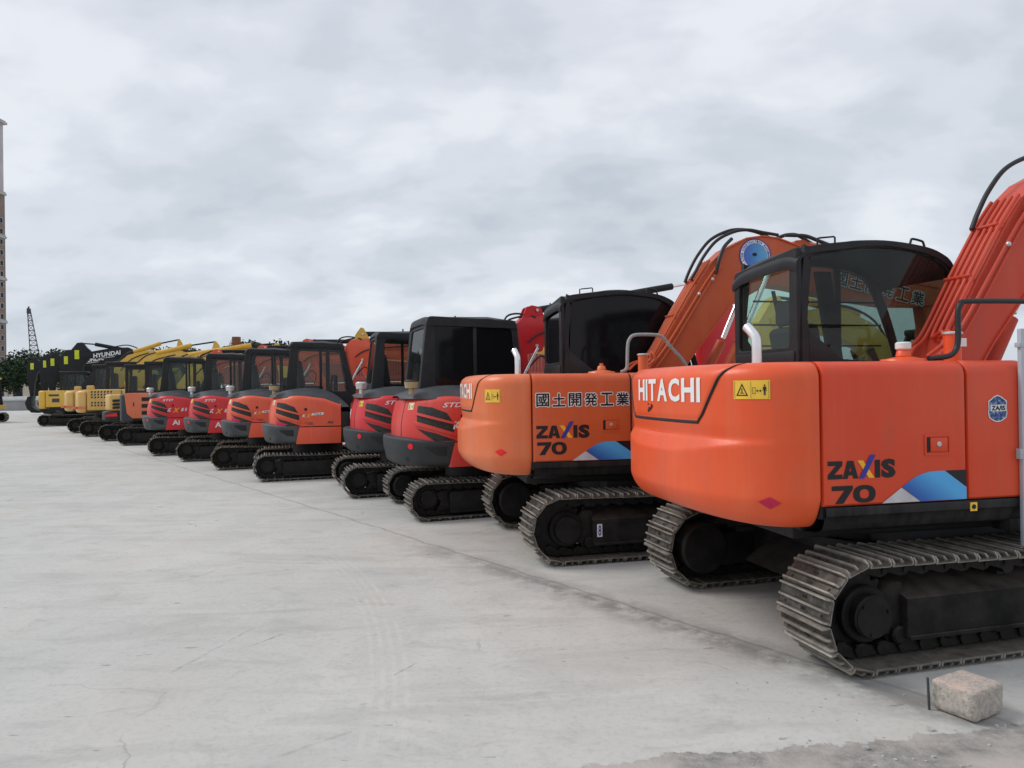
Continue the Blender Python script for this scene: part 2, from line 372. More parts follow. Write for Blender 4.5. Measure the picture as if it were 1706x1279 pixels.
# flat lettering: returns (verts2d, faces) normalised so height = 1 from the baseline
TXT = {}
def text2d(body, bold=0.0, shear=0.0, sub=0.0, space=1.0):
    key = (body, bold, shear, sub, space)
    if key in TXT: return TXT[key]
    c = bpy.data.curves.new('lettering', 'FONT'); c.body = body; c.size = 1.0; c.offset = bold; c.shear = shear; c.resolution_u = 3; c.space_character = space
    o = bpy.data.objects.new('lettering', c); link(o)
    me = bpy.data.meshes.new_from_object(o)
    bpy.data.objects.remove(o); bpy.data.curves.remove(c)
    bm = bmesh.new(); bm.from_mesh(me); bpy.data.meshes.remove(me)
    if sub:
        for _ in range(4):
            ed = [e for e in bm.edges if e.calc_length() > sub]
            if not ed: break
            bmesh.ops.subdivide_edges(bm, edges=ed, cuts=1)
        bmesh.ops.triangulate(bm, faces=bm.faces)
    bm.verts.index_update()
    v = [(p.co.x, p.co.y) for p in bm.verts]; f = [[q.index for q in fc.verts] for fc in bm.faces]; bm.free()
    x0 = min(p[0] for p in v); x1 = max(p[0] for p in v); y0 = min(p[1] for p in v); y1 = max(p[1] for p in v)
    TXT[key] = ([((p[0] - x0) / (x1 - x0), (p[1] - y0) / (y1 - y0)) for p in v], f); return TXT[key]
def put_text(mb, body, mapf, u0, u1, v0, v1, bold=0.0, shear=0.0, sub=0.0, space=1.0):
    v, f = text2d(body, bold, shear, sub, space)
    mb.raw([mapf(u0 + (u1 - u0) * p[0], v0 + (v1 - v0) * p[1]) for p in v], f)
def put_poly(mb, poly, mapf, sub=0.0):
    bm = bmesh.new(); vs = [bm.verts.new((p[0], p[1], 0)) for p in poly]; bm.faces.new(vs)
    if sub:
        bmesh.ops.triangulate(bm, faces=bm.faces)
        for _ in range(6):
            ed = [e for e in bm.edges if e.calc_length() > sub]
            if not ed: break
            bmesh.ops.subdivide_edges(bm, edges=ed, cuts=1); bmesh.ops.triangulate(bm, faces=bm.faces)
    bm.verts.index_update(); mb.raw([mapf(v.co.x, v.co.y) for v in bm.verts], [[q.index for q in fc.verts] for fc in bm.faces]); bm.free()

def glyph(mb, ch, mapf, u0, u1, v0, v1):
    G = {'Z': [[(0, 1), (1, 1), (1, .76), (.44, .25), (1, .25), (1, 0), (0, 0), (0, .24), (.56, .75), (0, .75)]],
         'A': [[(0, 0), (.30, 1), (.5, 1), (.5, .70), (.43, .40), (.37, .19), (.31, 0)], [(1, 0), (.70, 1), (.5, 1), (.5, .70), (.57, .40), (.63, .19), (.69, 0)], [(.43, .40), (.57, .40), (.63, .19), (.37, .19)]],
         'I': [[(0, 0), (1, 0), (1, 1), (0, 1)]],
         '7': [[(0, 1), (1, 1), (1, .80), (.54, 0), (.14, 0), (.60, .74), (0, .74)]]}
    if ch == '0':
        n = 28; P = lambda i, a, b: (.5 + a * math.copysign(abs(math.cos(i)) ** .85, math.cos(i)), .5 + b * math.copysign(abs(math.sin(i)) ** .85, math.sin(i)))
        G['0'] = [[P(2 * math.pi * i / n, .5, .5), P(2 * math.pi * (i + 1) / n, .5, .5), P(2 * math.pi * (i + 1) / n, .215, .27), P(2 * math.pi * i / n, .215, .27)] for i in range(n)]
    for L in G[ch]: put_poly(mb, [(u0 + (u1 - u0) * a, v0 + (v1 - v0) * b) for a, b in L], mapf)

# ------------------------------------------------------------------ superellipse plan used by counterweights
class Plan:
    """curve from the right flank round the tail to the left flank; s = arc length from the right end"""
    def __init__(s, xc, a, b, n, front=0.0):
        P = []
        if front: P += [(xc + front * (1 - i / 8), -b) for i in range(8)]
        for i in range(161):
            t = -math.pi / 2 + math.pi * i / 160
            P.append((xc - a * abs(math.cos(t)) ** (2 / n), b * math.copysign(abs(math.sin(t)) ** (2 / n), math.sin(t))))
        if front: P += [(xc + front * (i + 1) / 8, b) for i in range(8)]
        s.P = [Vector(p) for p in P]; s.S = [0.0]
        for i in range(1, len(P)): s.S.append(s.S[-1] + (s.P[i] - s.P[i - 1]).length)
        s.L = s.S[-1]; s.k = 0
    def at(s, u):
        u = max(0.0, min(s.L, u)); lo, hi = 0, len(s.S) - 1
        while hi - lo > 1:
            m = (lo + hi) // 2
            if s.S[m] <= u: lo = m
            else: hi = m
        t = (u - s.S[lo]) / max(s.S[hi] - s.S[lo], 1e-9); p = s.P[lo].lerp(s.P[hi], t)
        a = s.P[max(lo - 1, 0)]; b = s.P[min(hi + 1, len(s.P) - 1)]; d = (b - a).normalized()
        return p, Vector((d.y * -1, d.x)) * -1 if False else Vector((-d.y, d.x)) * (1 if (Vector((-d.y, d.x)).dot(p - Vector((0.2, 0)))) > 0 else -1)
def sst(x, a, b):
    t = max(0, min(1, (x - a) / (b - a))); return t * t * (3 - 2 * t)

# ------------------------------------------------------------------ tracks
def belt_path(xr, xf, zc, r, pitch):
    """positions (x, z, tangent angle) of every shoe on a stadium loop whose outer radius is r"""
    L = 2 * (xf - xr) + 2 * math.pi * r; n = round(L / pitch); out = []
    for i in range(n):
        d = (i + 0.5) * L / n
        if d < xf - xr: out.append((xr + d, zc - r, 0.0)); continue
        d -= xf - xr
        if d < math.pi * r: a = d / r; out.append((xf + r * math.sin(a), zc - r * math.cos(a), a)); continue
        d -= math.pi * r
        if d < xf - xr:
            u = d / (xf - xr); out.append((xf - d, zc + r - 0.018 * math.sin(math.pi * u) ** 2, math.pi)); continue
        d -= xf - xr; a = d / r; out.append((xr - r * math.sin(a), zc + r * math.cos(a), math.pi + a))
    return out, L / n
def belt(xr, xf, zc, R_out, y0, y1, pitch, gr, bolts=True, nrib=3):
    mb = MB(); r = R_out - gr - 0.006
    pos, pt = belt_path(xr, xf, zc, r, pitch)
    h = pt * 0.5; th = 0.012
    # profile: t along travel, n outward
    prof = [(-h * 1.0, -0.004), (-h * 1.0, gr)]
    prof += [(-h + 0.010, gr), (-h + 0.016, th * 0.3)]
    if nrib == 3:
        prof += [(-0.012, th * 0.3), (-0.006, gr * 0.85), (0.006, gr * 0.85), (0.012, th * 0.3)]
    prof += [(h - 0.028, th * 0.3), (h - 0.020, gr * 0.9), (h - 0.010, gr * 0.9), (h - 0.006, -th), (h * 0.9, -th), (-h + 0.012, -th)]
    for (x, z, a) in pos:
        t = Vector((math.cos(a), math.sin(a))); nrm = Vector((math.sin(a), -math.cos(a)))
        def W(p, y, T=t, Nn=nrm, x=x, z=z): return (x + T.x * p[0] + Nn.x * p[1], y, z + T.y * p[0] + Nn.y * p[1])
        k = len(prof); A = []
        for yy, ch in ((y0, 1), (y0 + 0.018, 0), (y1 - 0.018, 0), (y1, 1)):
            A += [W((p[0], p[1] * (0.45 if (ch and p[1] > 0) else 1)), yy) for p in prof]
        Fc = [tuple(range(k)), tuple(range(3 * k, 4 * k))[::-1]]
        for q in range(3):
            for i in range(k): Fc.append((q * k + i, q * k + (i + 1) % k, (q + 1) * k + (i + 1) % k, (q + 1) * k + i))
        mb.raw(A, Fc)
        if bolts:
            w_ = y1 - y0
            for fy in (0.14, 0.5, 0.86):
                for tt in ((h * 0.45,) if fy != 0.5 else (h * 0.45, -h * 0.45)):
                    yc = y0 + w_ * fy; s_ = 0.008 if fy != 0.5 else 0.009
                    q = [W((tt - s_, th * 0.3 + 0.0025), yc - s_ * (1 if fy != .5 else 2.2)), W((tt + s_, th * 0.3 + 0.0025), yc - s_ * (1 if fy != .5 else 2.2)), W((tt + s_, th * 0.3 + 0.0025), yc + s_ * (1 if fy != .5 else 2.2)), W((tt - s_, th * 0.3 + 0.0025), yc + s_ * (1 if fy != .5 else 2.2))]
                    mb.raw(q, [(0, 1, 2, 3)], 1)
    return mb
def chain(xr, xf, zc, R_out, yc, pitch):
    mb = MB(); r = R_out - 0.075
    pos, pt = belt_path(xr, xf, zc, R_out - 0.03, pitch)
    for (x, z, a) in pos:
        t = Vector((math.cos(a), math.sin(a))); nrm = Vector((math.sin(a), -math.cos(a)))
        for dy in (-0.065, 0.065):
            h = pt * 0.56
            pr = [(-h, -0.075), (-h * 0.5, -0.085), (h * 0.5, -0.06), (h, -0.03), (h * 0.8, -0.006), (-h * 0.8, -0.006), (-h, -0.03)]
            A = [(x + t.x * p[0] + nrm.x * p[1], yc + dy + (0.012 if p[0] > 0 else 0) + s_, z + t.y * p[0] + nrm.y * p[1]) for s_ in (-0.014, 0.014) for p in pr]
            k = len(pr); mb.raw(A, [tuple(range(k)), tuple(range(k, 2 * k))[::-1]] + [(i, (i + 1) % k, k + (i + 1) % k, k + i) for i in range(k)])
        mb.cyl((x - t.x * pt * .5 + nrm.x * -0.05, yc - 0.085, z - t.y * pt * .5 + nrm.y * -0.05), (x - t.x * pt * .5 + nrm.x * -0.05, yc + 0.085, z - t.y * pt * .5 + nrm.y * -0.05), 0.02, 6)
    return mb
def gear(x, z, r, y0, y1, teeth):
    P = []
    for i in range(teeth * 4):
        a = 2 * math.pi * i / (teeth * 4); rr = r if i % 4 in (0, 1) else r * 0.86
        P.append((x + rr * math.cos(a), z + rr * math.sin(a)))
    return MB().prism(P, y0, y1)
def wheel(x, z, r, y0, y1):
    m = MB(); m.cyl((x, y0, z), (x, y1, z), r, 28, bev=0.012); m.cyl((x, y0 - 0.02, z), (x, y1 + 0.02, z), r * 0.55, 20, bev=0.01); return m

class Rig:
    """places upper-structure parts and undercarriage parts of one machine under its root"""
    def __init__(s, root, uc_loc=(0, 0, 0), uc_rz=0.0): s.root = root; s.ul = uc_loc; s.ur = uc_rz
    def uc(s, key, name, fn, mat, **k): return inst(key, name, fn, mat, s.root, loc=s.ul, rz=s.ur, **k)
    def up(s, key, name, fn, mat, **k): return inst(key, name, fn, mat, s.root, **k)
def sub(key, name, fn, mat, parent, **k): return inst(key, name, fn, mat, parent, **k)

def undercarriage(rig, key, T, shoe_mat, detail=True):
    """T: dict xr xf r yo w pitch gr cover(x,z,r)"""
    xr, xf, r = T['xr'], T['xf'], T['r']
    for side in (-1, 1):
        yo = side * T['yo']; yi = side * (T['yo'] - T['w']); y0, y1 = min(yo, yi), max(yo, yi); yc = (y0 + y1) / 2; k = key + ('R' if side < 0 else 'L')
        tr = rig.uc(k + 'belt', 'track', lambda: belt(xr, xf, r, r, y0, y1, T['pitch'], T['gr'], detail, T.get('rib', 3)), shoe_mat, smooth=25)
        if detail and len(tr.data.materials) < 2: tr.data.materials.append(M_FRAME)
        sub(k + 'chain', 'chain', lambda: chain(xr, xf, r, r - T['gr'], yc, T['pitch']), M_CHAIN, tr)
        sub(k + 'spr', 'sprocket', lambda: gear(xr, r, r - T['gr'] - 0.055, yc - 0.035, yc + 0.035, 19), M_FRAME, tr)
        sub(k + 'idl', 'idler', lambda: wheel(xf, r, r - T['gr'] - 0.065, yc - 0.06, yc + 0.06), M_FRAME, tr)
        cx_, cz_, cr_ = T['cover']
        def motor():
            m = MB(); ye = yo - side * T['cin']; m.cyl((cx_, yc, cz_), (cx_, ye - side * 0.0, cz_), cr_, 36, bev=0.012)
            m.cyl((cx_, yc, cz_), (cx_, yc + side * 0.09, cz_), cr_ * 1.32, 32, bev=0.01)
            m.cyl((cx_, ye, cz_), (cx_, ye + side * 0.004, cz_), cr_ * 0.93, 36)
            for q in range(3):
                a = 0.3 + q * 2.09; m.cyl((cx_ + cr_ * .78 * math.cos(a), ye, cz_ + cr_ * .78 * math.sin(a)), (cx_ + cr_ * .78 * math.cos(a), ye + side * 0.012, cz_ + cr_ * .78 * math.sin(a)), 0.011, 8)
            return m
        sub(k + 'mot', 'travel_motor', motor, M_FRAME, tr)
        def inner():
            m = MB(); yy = yi
            m.cyl((xr, yc, r), (xr, yi - side * 0.02, r), r * 0.62, 28, bev=0.02)
            m.box(xr - r * .1, xr + r * 1.5, min(yi, yi + side * .1), max(yi, yi + side * .1), r * .55, r * 1.3, 0.02)
            return m
        sub(k + 'inn', 'motor_housing', inner, M_FRAME, tr)
        fx0, fx1 = T['fx']
        zt, zm, zb = T['fz']
        def frame():
            m = MB(); ya = yo - side * T['fin']; yb = yo - side * (T['fin'] + 0.26) ; yin = yi + side * 0.03
            pr = [(ya, zb), (ya, zm), (yb, zt), (yin, zt), (yin, zb + 0.02)]
            m.prism(pr, fx0, fx1, axis='x', bev=0.012)
            m.box(fx0 + 0.01, fx1, min(ya + side * 0.012, ya - side * .05), max(ya + side * 0.012, ya - side * .05), zb - 0.012, zb + 0.012, 0.004)
            # nose plate towards the sprocket
            m.prism([(fx0 - 0.16, zb + 0.02), (fx0 + 0.02, zb), (fx0 + 0.02, zt), (fx0 - 0.05, zt), (fx0 - 0.19, zm - 0.02), (fx0 - 0.10, (zb + zm) / 2)], min(ya - side * .06, ya - side * .16), max(ya - side * .06, ya - side * .16), bev=0.008)
            m.prism([(fx1 - 0.02, zb + 0.03), (xf + 0.02, r - 0.05), (xf + 0.02, r + 0.05), (fx1 - 0.02, zt - 0.02)], yc - 0.10, yc + 0.10, bev=0.01)
            return m
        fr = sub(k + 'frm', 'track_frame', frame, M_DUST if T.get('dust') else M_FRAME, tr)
        nrol = T['nrol']
        for q in range(nrol):
            x = fx0 - 0.02 + (fx1 - fx0 + 0.1) * q / (nrol - 1); zr = T['gr'] + 0.085 + T['rr']
            sub(k + 'rol%d' % q, 'roller', lambda x=x, zr=zr: MB().cyl((x, yc - 0.10, zr), (x, yc + 0.10, zr), T['rr'], 20, bev=0.012).cyl((x, yc - 0.05, zr), (x, yc + 0.05, zr), T['rr'] + 0.018, 20), M_FRAME, tr)
        sub(k + 'crr', 'carrier_roller', lambda: MB().cyl((0.1, yc - 0.08, 2 * r - T['gr'] - 0.12), (0.1, yc + 0.08, 2 * r - T['gr'] - 0.12), 0.045, 16).box(0.07, 0.13, yc - .03, yc + .03, zt - .02, 2 * r - .18, 0), M_FRAME, tr)
    def chassis():
        m = MB(); yi = T['yo'] - T['w']
        m.box(-0.55, 0.60, -yi - 0.02, yi + 0.02, r * 0.75, r * 1.55, 0.03)
        m.prism([(-0.85, r * .9), (-0.5, r * .7), (0.6, r * .7), (0.9, r * .9), (0.6, r * 1.5), (-0.5, r * 1.5)], -0.42, 0.42, bev=0.03)
        m.cyl((0, 0, r * 1.4), (0, 0, T['zup']), 0.48, 40); m.cyl((0, 0, r * 1.5), (0, 0, r * 1.5 + .06), 0.56, 40)
        return m
    rig.uc(key + 'chs', 'chassis', chassis, M_FRAME)

# ------------------------------------------------------------------ the seven tonne excavator (orange, two of them)
PL = Plan(-1.19, 0.55, 1.03, 2.6)
ZT = 1.785
def cw_bulge(s, z):
    q = sst(s, 0.24, 1.35) * sst(PL.L - s, 0.24, 1.35)
    zc1 = 1.322; wid = 0.014 + 0.085 * sst(s, 0.24, 1.2) * sst(PL.L - s, 0.24, 1.2)
    u = max(0.0, min(1.0, (zc1 - z) / wid))
    return 0.052 * q ** 0.6 * u - 0.014 * q ** 0.5 * sst(z, zc1 - .004, zc1 + .012) * (1 - sst(z, 1.34, 1.42))
def cw_bot(s): return 0.808 + 0.035 * sst(s, 0.05, 1.3) * 1 if s < PL.L / 2 else 0.808 + 0.035 * sst(PL.L - s, 0.05, 1.3)
def cw_pt(s, z, off=0.0):
    p, n = PL.at(s); zb = cw_bot(s); o = cw_bulge(s, z)
    o -= 0.055 * (1 - sst(z, zb, 1.0)) * 1.0
    rb = 0.085
    if z < zb + rb: t = (zb + rb - z) / rb; o -= rb * 0.9 * (1 - math.sqrt(max(0, 1 - t * t)))
    rt = 0.10; zz = z
    if z > ZT - rt: t = (z - (ZT - rt)) / rt; o -= rt * (1 - math.sqrt(max(0, 1 - min(t, 1) ** 2)))
    # pinch the two free ends so the seams look rolled in
    e = min(s, PL.L - s)
    if e < 0.02: o -= 0.012 * (1 - e / 0.02) ** 2
    q = p + n * (o + off); return (q.x, q.y, z)
def zsamples(z0, z1, rt=0.1, rb=0.085, n=64):
    Z = [z0 + rb * (1 - math.cos(math.pi / 2 * i / 6)) for i in range(6)]
    Z += [z0 + rb + (z1 - rt - z0 - rb) * i / n for i in range(n + 1)]
    Z += [z1 - rt + rt * math.sin(math.pi / 2 * i / 8) for i in range(1, 9)]
    return Z
def cw_mesh():
    m = MB(); S = [0, 0.008, 0.02] + [0.02 + (PL.L - 0.04) * i / 110 for i in range(1, 110)] + [PL.L - 0.02, PL.L - 0.008, PL.L]
    rows = []
    for k in range(len(zsamples(0, 1))): rows.append([])
    for s in S:
        for k, z in enumerate(zsamples(cw_bot(s), ZT)): rows[k].append(cw_pt(s, z))
    m.grid(rows)
    m.grid([rows[-1], [(-0.95, p[1] * 0.6, ZT) for p in rows[-1]]]); m.grid([rows[0], [(-0.95, p[1] * 0.6, p[2]) for p in rows[0]]])
    # closing faces at the two ends, facing forward
    for col in (0, -1):
        a = [r_[col] for r_ in rows]; m.grid([a, [(-1.195, q[1] * 0.8, q[2]) for q in a]])
    return m
DOOR = [(1.415, 0.805), (1.44, 0.785), (1.47, 0.755), (1.612, 0.667), (1.700, 0.612), (1.74, 0.575), (1.775, 0.515), (1.785, 0.47)]
def door_s(z):
    for (z0, s0), (z1, s1) in zip(DOOR, DOOR[1:]):
        if z <= z1: return s0 + (s1 - s0) * max(0, (z - z0) / (z1 - z0))
    return DOOR[-1][1]
def door_mesh():
    m = MB(); Z = [1.44 + (ZT - 0.1 - 1.44) * i / 12 for i in range(13)] + [ZT - 0.1 + 0.1 * math.sin(math.pi / 2 * i / 8) for i in range(1, 9)]
    rows = []
    for z in Z:
        a = door_s(z) + 0.012; b = PL.L - a; row = []
        for i in range(81):
            u = i / 80; e = min(u, 1 - u) * (b - a); o = 0.007 if e > 0.006 else 0.0
            row.append(cw_pt(a + (b - a) * u, z, o if z > Z[0] + 1e-6 else 0.0))
        rows.append(row)
    return m.grid(rows)
def seal_mesh(wd=0.026, off=0.003):
    m = MB()
    zs = [1.425 + (ZT - 0.1 - 1.425) * i / 20 for i in range(21)] + [ZT - 0.1 + 0.1 * math.sin(math.pi / 2 * i / 10) for i in range(1, 11)]
    for sgn in (0, 1):
        f = (lambda s: s) if not sgn else (lambda s: PL.L - s)
        m.grid([[cw_pt(f(door_s(z) + 0.016), z, off) for z in zs], [cw_pt(f(door_s(z) + 0.016 - wd * 0.5), z, off + 0.008) for z in zs], [cw_pt(f(door_s(z) + 0.016 - wd), z, off) for z in zs]])
    a, b = DOOR[0][1], PL.L - DOOR[0][1]; S = [a - 0.012 + (b - a + 0.024) * i / 60 for i in range(61)]
    m.grid([[cw_pt(s, 1.412, off) for s in S], [cw_pt(s, 1.42, off + 0.003) for s in S], [cw_pt(s, 1.432, off) for s in S]])
    return m
def side_panel(x0, x1, cut=False, side=-1, z0=0.942):
    m = MB(); pr = []
    yo = 1.03; rt = 0.085
    sec = [(yo - 0.012, z0), (yo, z0 + 0.012), (yo, 1.2), (yo, ZT - rt)] + [(yo - rt + rt * math.cos(math.pi / 2 * i / 7), ZT - rt + rt * math.sin(math.pi / 2 * i / 7)) for i in range(1, 8)] + [(0.62, ZT + 0.002)]
    xs = [x0, x0 + 0.004, x0 + 0.012, x0 + 0.05, x1 - 0.05, x1 - 0.012, x1 - 0.004, x1]; rows = []
    for i, x in enumerate(xs):
        e = {0: 0.012, 1: 0.004, 6: 0.004, 7: 0.012}.get(i, 0.0)
        rows.append([(x, side * (y - e), z - (e * 0.6 if z > 1.7 else 0)) for (y, z) in sec])
    m.grid(rows); m.raw([(x0, side * (y - .012), z) for y, z in sec] + [(x0, side * 0.7, z0)], [tuple(range(len(sec) + 1))]); m.raw([(x1, side * (y - .012), z) for y, z in sec] + [(x1, side * 0.7, z0)], [tuple(range(len(sec) + 1))])
    return m
def flat_map(y, off=0.004): return lambda u, v: (u, y - off, v)
def cwm(off=0.004): return lambda u, v: cw_pt(u, v, off)
def warn_icon(mapf, u0, u1, v0, v1, sub_=0.0):
    """triangle, arrow and standing figure on a yellow plate; u0 = left edge in the picture"""
    m = MB(); U = lambda a: u0 + (u1 - u0) * a; V = lambda b: v0 + (v1 - v0) * b
    P = lambda pts: put_poly(m, [(U(a), V(b)) for a, b in pts], mapf)
    e = 0.03
    P([(e, .06), (1 - e, .06), (1 - e, .075), (e, .075)]); P([(e, .925), (1 - e, .925), (1 - e, .94), (e, .94)])
    P([(e, .06), (e + .008, .06), (e + .008, .94), (e, .94)]); P([(1 - e - .008, .06), (1 - e, .06), (1 - e, .94), (1 - e - .008, .94)]); P([(.496, .06), (.504, .06), (.504, .94), (.496, .94)])
    o = [(.08, .17), (.42, .17), (.25, .85)]; i = [(.13, .23), (.37, .23), (.25, .72)]
    for k in range(3):
        j = (k + 1) % 3; P([o[k], o[j], i[j], i[k]])
    P([(.19, .30), (.31, .30), (.31, .34), (.19, .34)]); P([(.235, .30), (.262, .30), (.262, .58), (.235, .58)])
    P([(.54, .28), (.55, .28), (.55, .62), (.54, .62)]); P([(.61, .28), (.62, .28), (.62, .62), (.61, .62)]); P([(.54, .28), (.62, .28), (.62, .30), (.54, .30)]); P([(.54, .60), (.62, .60), (.62, .62), (.54, .62)])
    P([(.64, .44), (.68, .52), (.68, .36)]); P([(.78, .44), (.74, .36), (.74, .52)]); P([(.67, .425), (.75, .425), (.75, .455), (.67, .455)])
    P([(.835, .48), (.885, .48), (.895, .66), (.825, .66)]); P([(.835, .2), (.855, .2), (.86, .5), (.838, .5)]); P([(.865, .2), (.885, .2), (.882, .5), (.86, .5)])
    P([(.86 + .022 * math.cos(t * .785), .73 + .05 * math.sin(t * .785)) for t in range(8)]); P([(.81, .42), (.822, .42), (.832, .64), (.82, .64)]); P([(.898, .42), (.91, .42), (.90, .64), (.888, .64)])
    return m
BOOM = [(0.05, 1.42), (0.10, 1.56), (0.33, 1.98), (0.58, 2.40), (0.83, 2.80), (0.98, 3.00), (1.15, 3.15), (1.38, 3.265), (1.58, 3.295), (1.76, 3.275), (2.06, 3.175), (2.6, 3.01), (3.28, 2.82), (3.76, 2.74), (3.90, 2.68), (3.86, 2.58), (3.70, 2.54), (3.13, 2.545), (2.5, 2.63), (1.92, 2.735), (1.68, 2.765), (1.47, 2.68), (1.19, 2.53), (0.91, 2.19), (0.70, 1.93), (0.42, 1.52), (0.26, 1.34), (0.10, 1.33)]
BY0, BY1 = -0.36, -0.08
def boom_mesh():
    m = MB(); m.prism(BOOM, BY0 + 0.015, BY1 - 0.015, bev=0.004, seg=1, ang=60)
    # flange plates stand a little proud of the webs
    top = BOOM[1:14]; bot = BOOM[16:26]
    for ln in (top, bot):
        for a, b in zip(ln, ln[1:]):
            d = (Vector(b) - Vector(a)).normalized(); n = Vector((-d.y, d.x)) * 0.007
            m.raw([(a[0] - n.x, y, a[1] - n.y) for y in (BY0, BY1)] + [(b[0] - n.x, y, b[1] - n.y) for y in (BY1, BY0)] + [(a[0] + n.x, y, a[1] + n.y) for y in (BY0, BY1)] + [(b[0] + n.x, y, b[1] + n.y) for y in (BY1, BY0)], [(0, 1, 2, 3), (4, 7, 6, 5), (0, 3, 7, 4), (1, 5, 6, 2), (0, 4, 5, 1), (3, 2, 6, 7)])
    m.cyl((1.62, BY0 - 0.03, 2.98), (1.62, BY1 + 0.03, 2.98), 0.05, 20); m.cyl((0.17, BY0 - 0.05, 1.42), (0.17, BY1 + 0.05, 1.42), 0.09, 20)
    m.prism([(1.95, 3.19), (2.15, 3.12), (2.20, 3.24), (2.12, 3.28), (2.02, 3.27)], BY0 + 0.08, BY1 - 0.08, bev=0.006)
    return m
def big_excavator(name, label, loc, rz, uc_loc, uc_rz, body, boom_mat, which):
    root = empty(name, label, 'excavator', loc, rz, 'orange seven tonne excavators at the near end of the row')
    rg = Rig(root, uc_loc, uc_rz); k = 'big'
    undercarriage(rg, k, dict(xr=-1.0, xf=1.28, r=0.335, yo=1.16, w=0.45, pitch=0.150, gr=0.034, cover=(-0.94, 0.315, 0.125), cin=0.075, fin=0.10, fx=(-0.69, 0.98), fz=(0.475, 0.395, 0.165), nrol=6, rr=0.055, zup=0.82, dust=True), M_SHOE)
    cw = rg.up(k + 'cw', 'counterweight', cw_mesh, body)
    dr = rg.up(k + 'door', 'rear_engine_door', door_mesh, body)
    if which == 1: sub(k + 'seal', 'door_seal', lambda: seal_mesh(), M_RUB, dr)
    else: sub(k + 'seal2', 'door_seal', lambda: seal_mesh(0.012, 0.001), M_RUB, dr)
    # dark gaps between the panels: the body core behind
    rg.up(k + 'core', 'body_frame', lambda: MB().box(-1.186, 0.20, -1.005, 1.0, 0.86, 1.74, 0.02).box(-1.2, 1.15, -0.75, 0.95, 0.70, 1.0, 0.02).box(-.35, 1.15, -.66, .66, .56, .72, .02), M_RUB)
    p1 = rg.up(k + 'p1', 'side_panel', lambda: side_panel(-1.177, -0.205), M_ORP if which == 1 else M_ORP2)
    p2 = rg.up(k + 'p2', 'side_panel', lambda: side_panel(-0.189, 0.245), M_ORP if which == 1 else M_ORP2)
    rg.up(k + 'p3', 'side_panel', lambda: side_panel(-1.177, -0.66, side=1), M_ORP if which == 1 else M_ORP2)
    def deck():
        m = MB(); m.box(-1.15, -0.66, -0.66, 0.66, 1.76, ZT + 0.0, 0.0); m.box(-0.66, 0.24, -0.66, -0.05, 1.76, ZT, 0.0); return m
    rg.up(k + 'deck', 'engine_hood', deck, body)
    def skirt():
        m = MB(); sec = [(-1.028, 0.935), (-1.032, 0.92), (-1.030, 0.885), (-1.012, 0.868), (-1.006, 0.84), (-0.985, 0.80), (-0.93, 0.775), (-0.80, 0.765)]
        xs = [-1.165, -0.6, 0.1, 0.9, 1.12]; rows = [[(x, y, z) for y, z in sec] for x in xs]; m.grid(rows)
        m.grid([[(x, -y, z) for y, z in sec] for x in xs]); m.box(-1.2, 1.1, -0.82, 0.82, 0.765, 0.85, 0.02)
        m.box(0.14, 0.42, -1.0, -0.86, 0.72, 0.80, 0.01); return m
    rg.up(k + 'skirt', 'skirt', skirt, M_SKIRT)
    # right front: tank and steps, beyond the frame of the photo
    rg.up(k + 'tank', 'fuel_tank', lambda: MB().box(0.262, 0.72, -1.01, -0.42, 0.94, 1.45, 0.05), body)
    rg.up(k + 'step', 'toolbox', lambda: MB().box(0.73, 1.12, -1.01, -0.42, 0.94, 1.16, 0.03), M_BLK)
    # --- side decals (seen on the right flank)
    fm = flat_map(-1.03, 0.003); fm2 = flat_map(-1.03, 0.005)
    def ink():
        m = MB()
        kx, kz, x0, z0 = (1, 1, -1.152, 1.100) if which == 1 else (1.1615, 1.154, -1.145, 1.166)
        X_ = lambda x: x0 + (x + 1.152) * kx
        Z_ = lambda z: z0 + (z - 1.100) * kz
        for ch, a_, b_ in (('Z', -1.152, -1.056), ('A', -1.054, -.952), ('I', -.840, -.805)): glyph(m, ch, fm, X_(a_), X_(b_), Z_(1.100), Z_(1.204))
        put_text(m, 'S', fm, X_(-.797), X_(-.701), Z_(1.096), Z_(1.208), bold=0.06)
        q0, q1 = (.957, 1.060) if which == 1 else (1.008, 1.130); sx = 0 if which == 1 else -.012
        glyph(m, '7', fm, -1.127 + sx, -.989 + sx, q0, q1); glyph(m, '0', fm, -.987 + sx, -.838 + sx, q0, q1)
        return m
    sub('ink%d' % which, 'model_lettering', ink, M_INK, p1, smooth=0)
    dx, dz = (0.0, 0.0) if which == 1 else (0.039, 0.066); hs = 1.0 if which == 1 else 1.158
    xb = -1.0 + dx; zb = 1.098 + dz
    def X(a, b): return (-0.955 + dx + a * hs, zb + b * hs)
    sub('xa%d' % which, 'amber_stroke', lambda: (lambda m: (put_poly(m, [X(-.002, .106), X(0.035, .106), X(0.111, 0.002), X(0.074, 0.002)], fm), m)[1])(MB()), M_YX, p1, smooth=0)
    sub('xb%d' % which, 'blue_stroke', lambda: (lambda m: (put_poly(m, [X(.005, .0), X(0.042, .0), X(0.120, .137), X(0.084, .137)], fm2), m)[1])(MB()), M_BLU, p1, smooth=0)
    arc = [(-0.660, 1.037), (-0.62, 1.062), (-0.57, 1.092), (-0.52, 1.110), (-0.472, 1.120), (-0.42, 1.123), (-0.361, 1.123), (-0.21, 1.018), (-0.21, 0.9475), (-0.535, 0.9475)]
    sub('sw%d' % which, 'blue_swoosh', lambda: (lambda m: (put_poly(m, arc, fm), m)[1])(MB()), M_SW, p1, smooth=0)
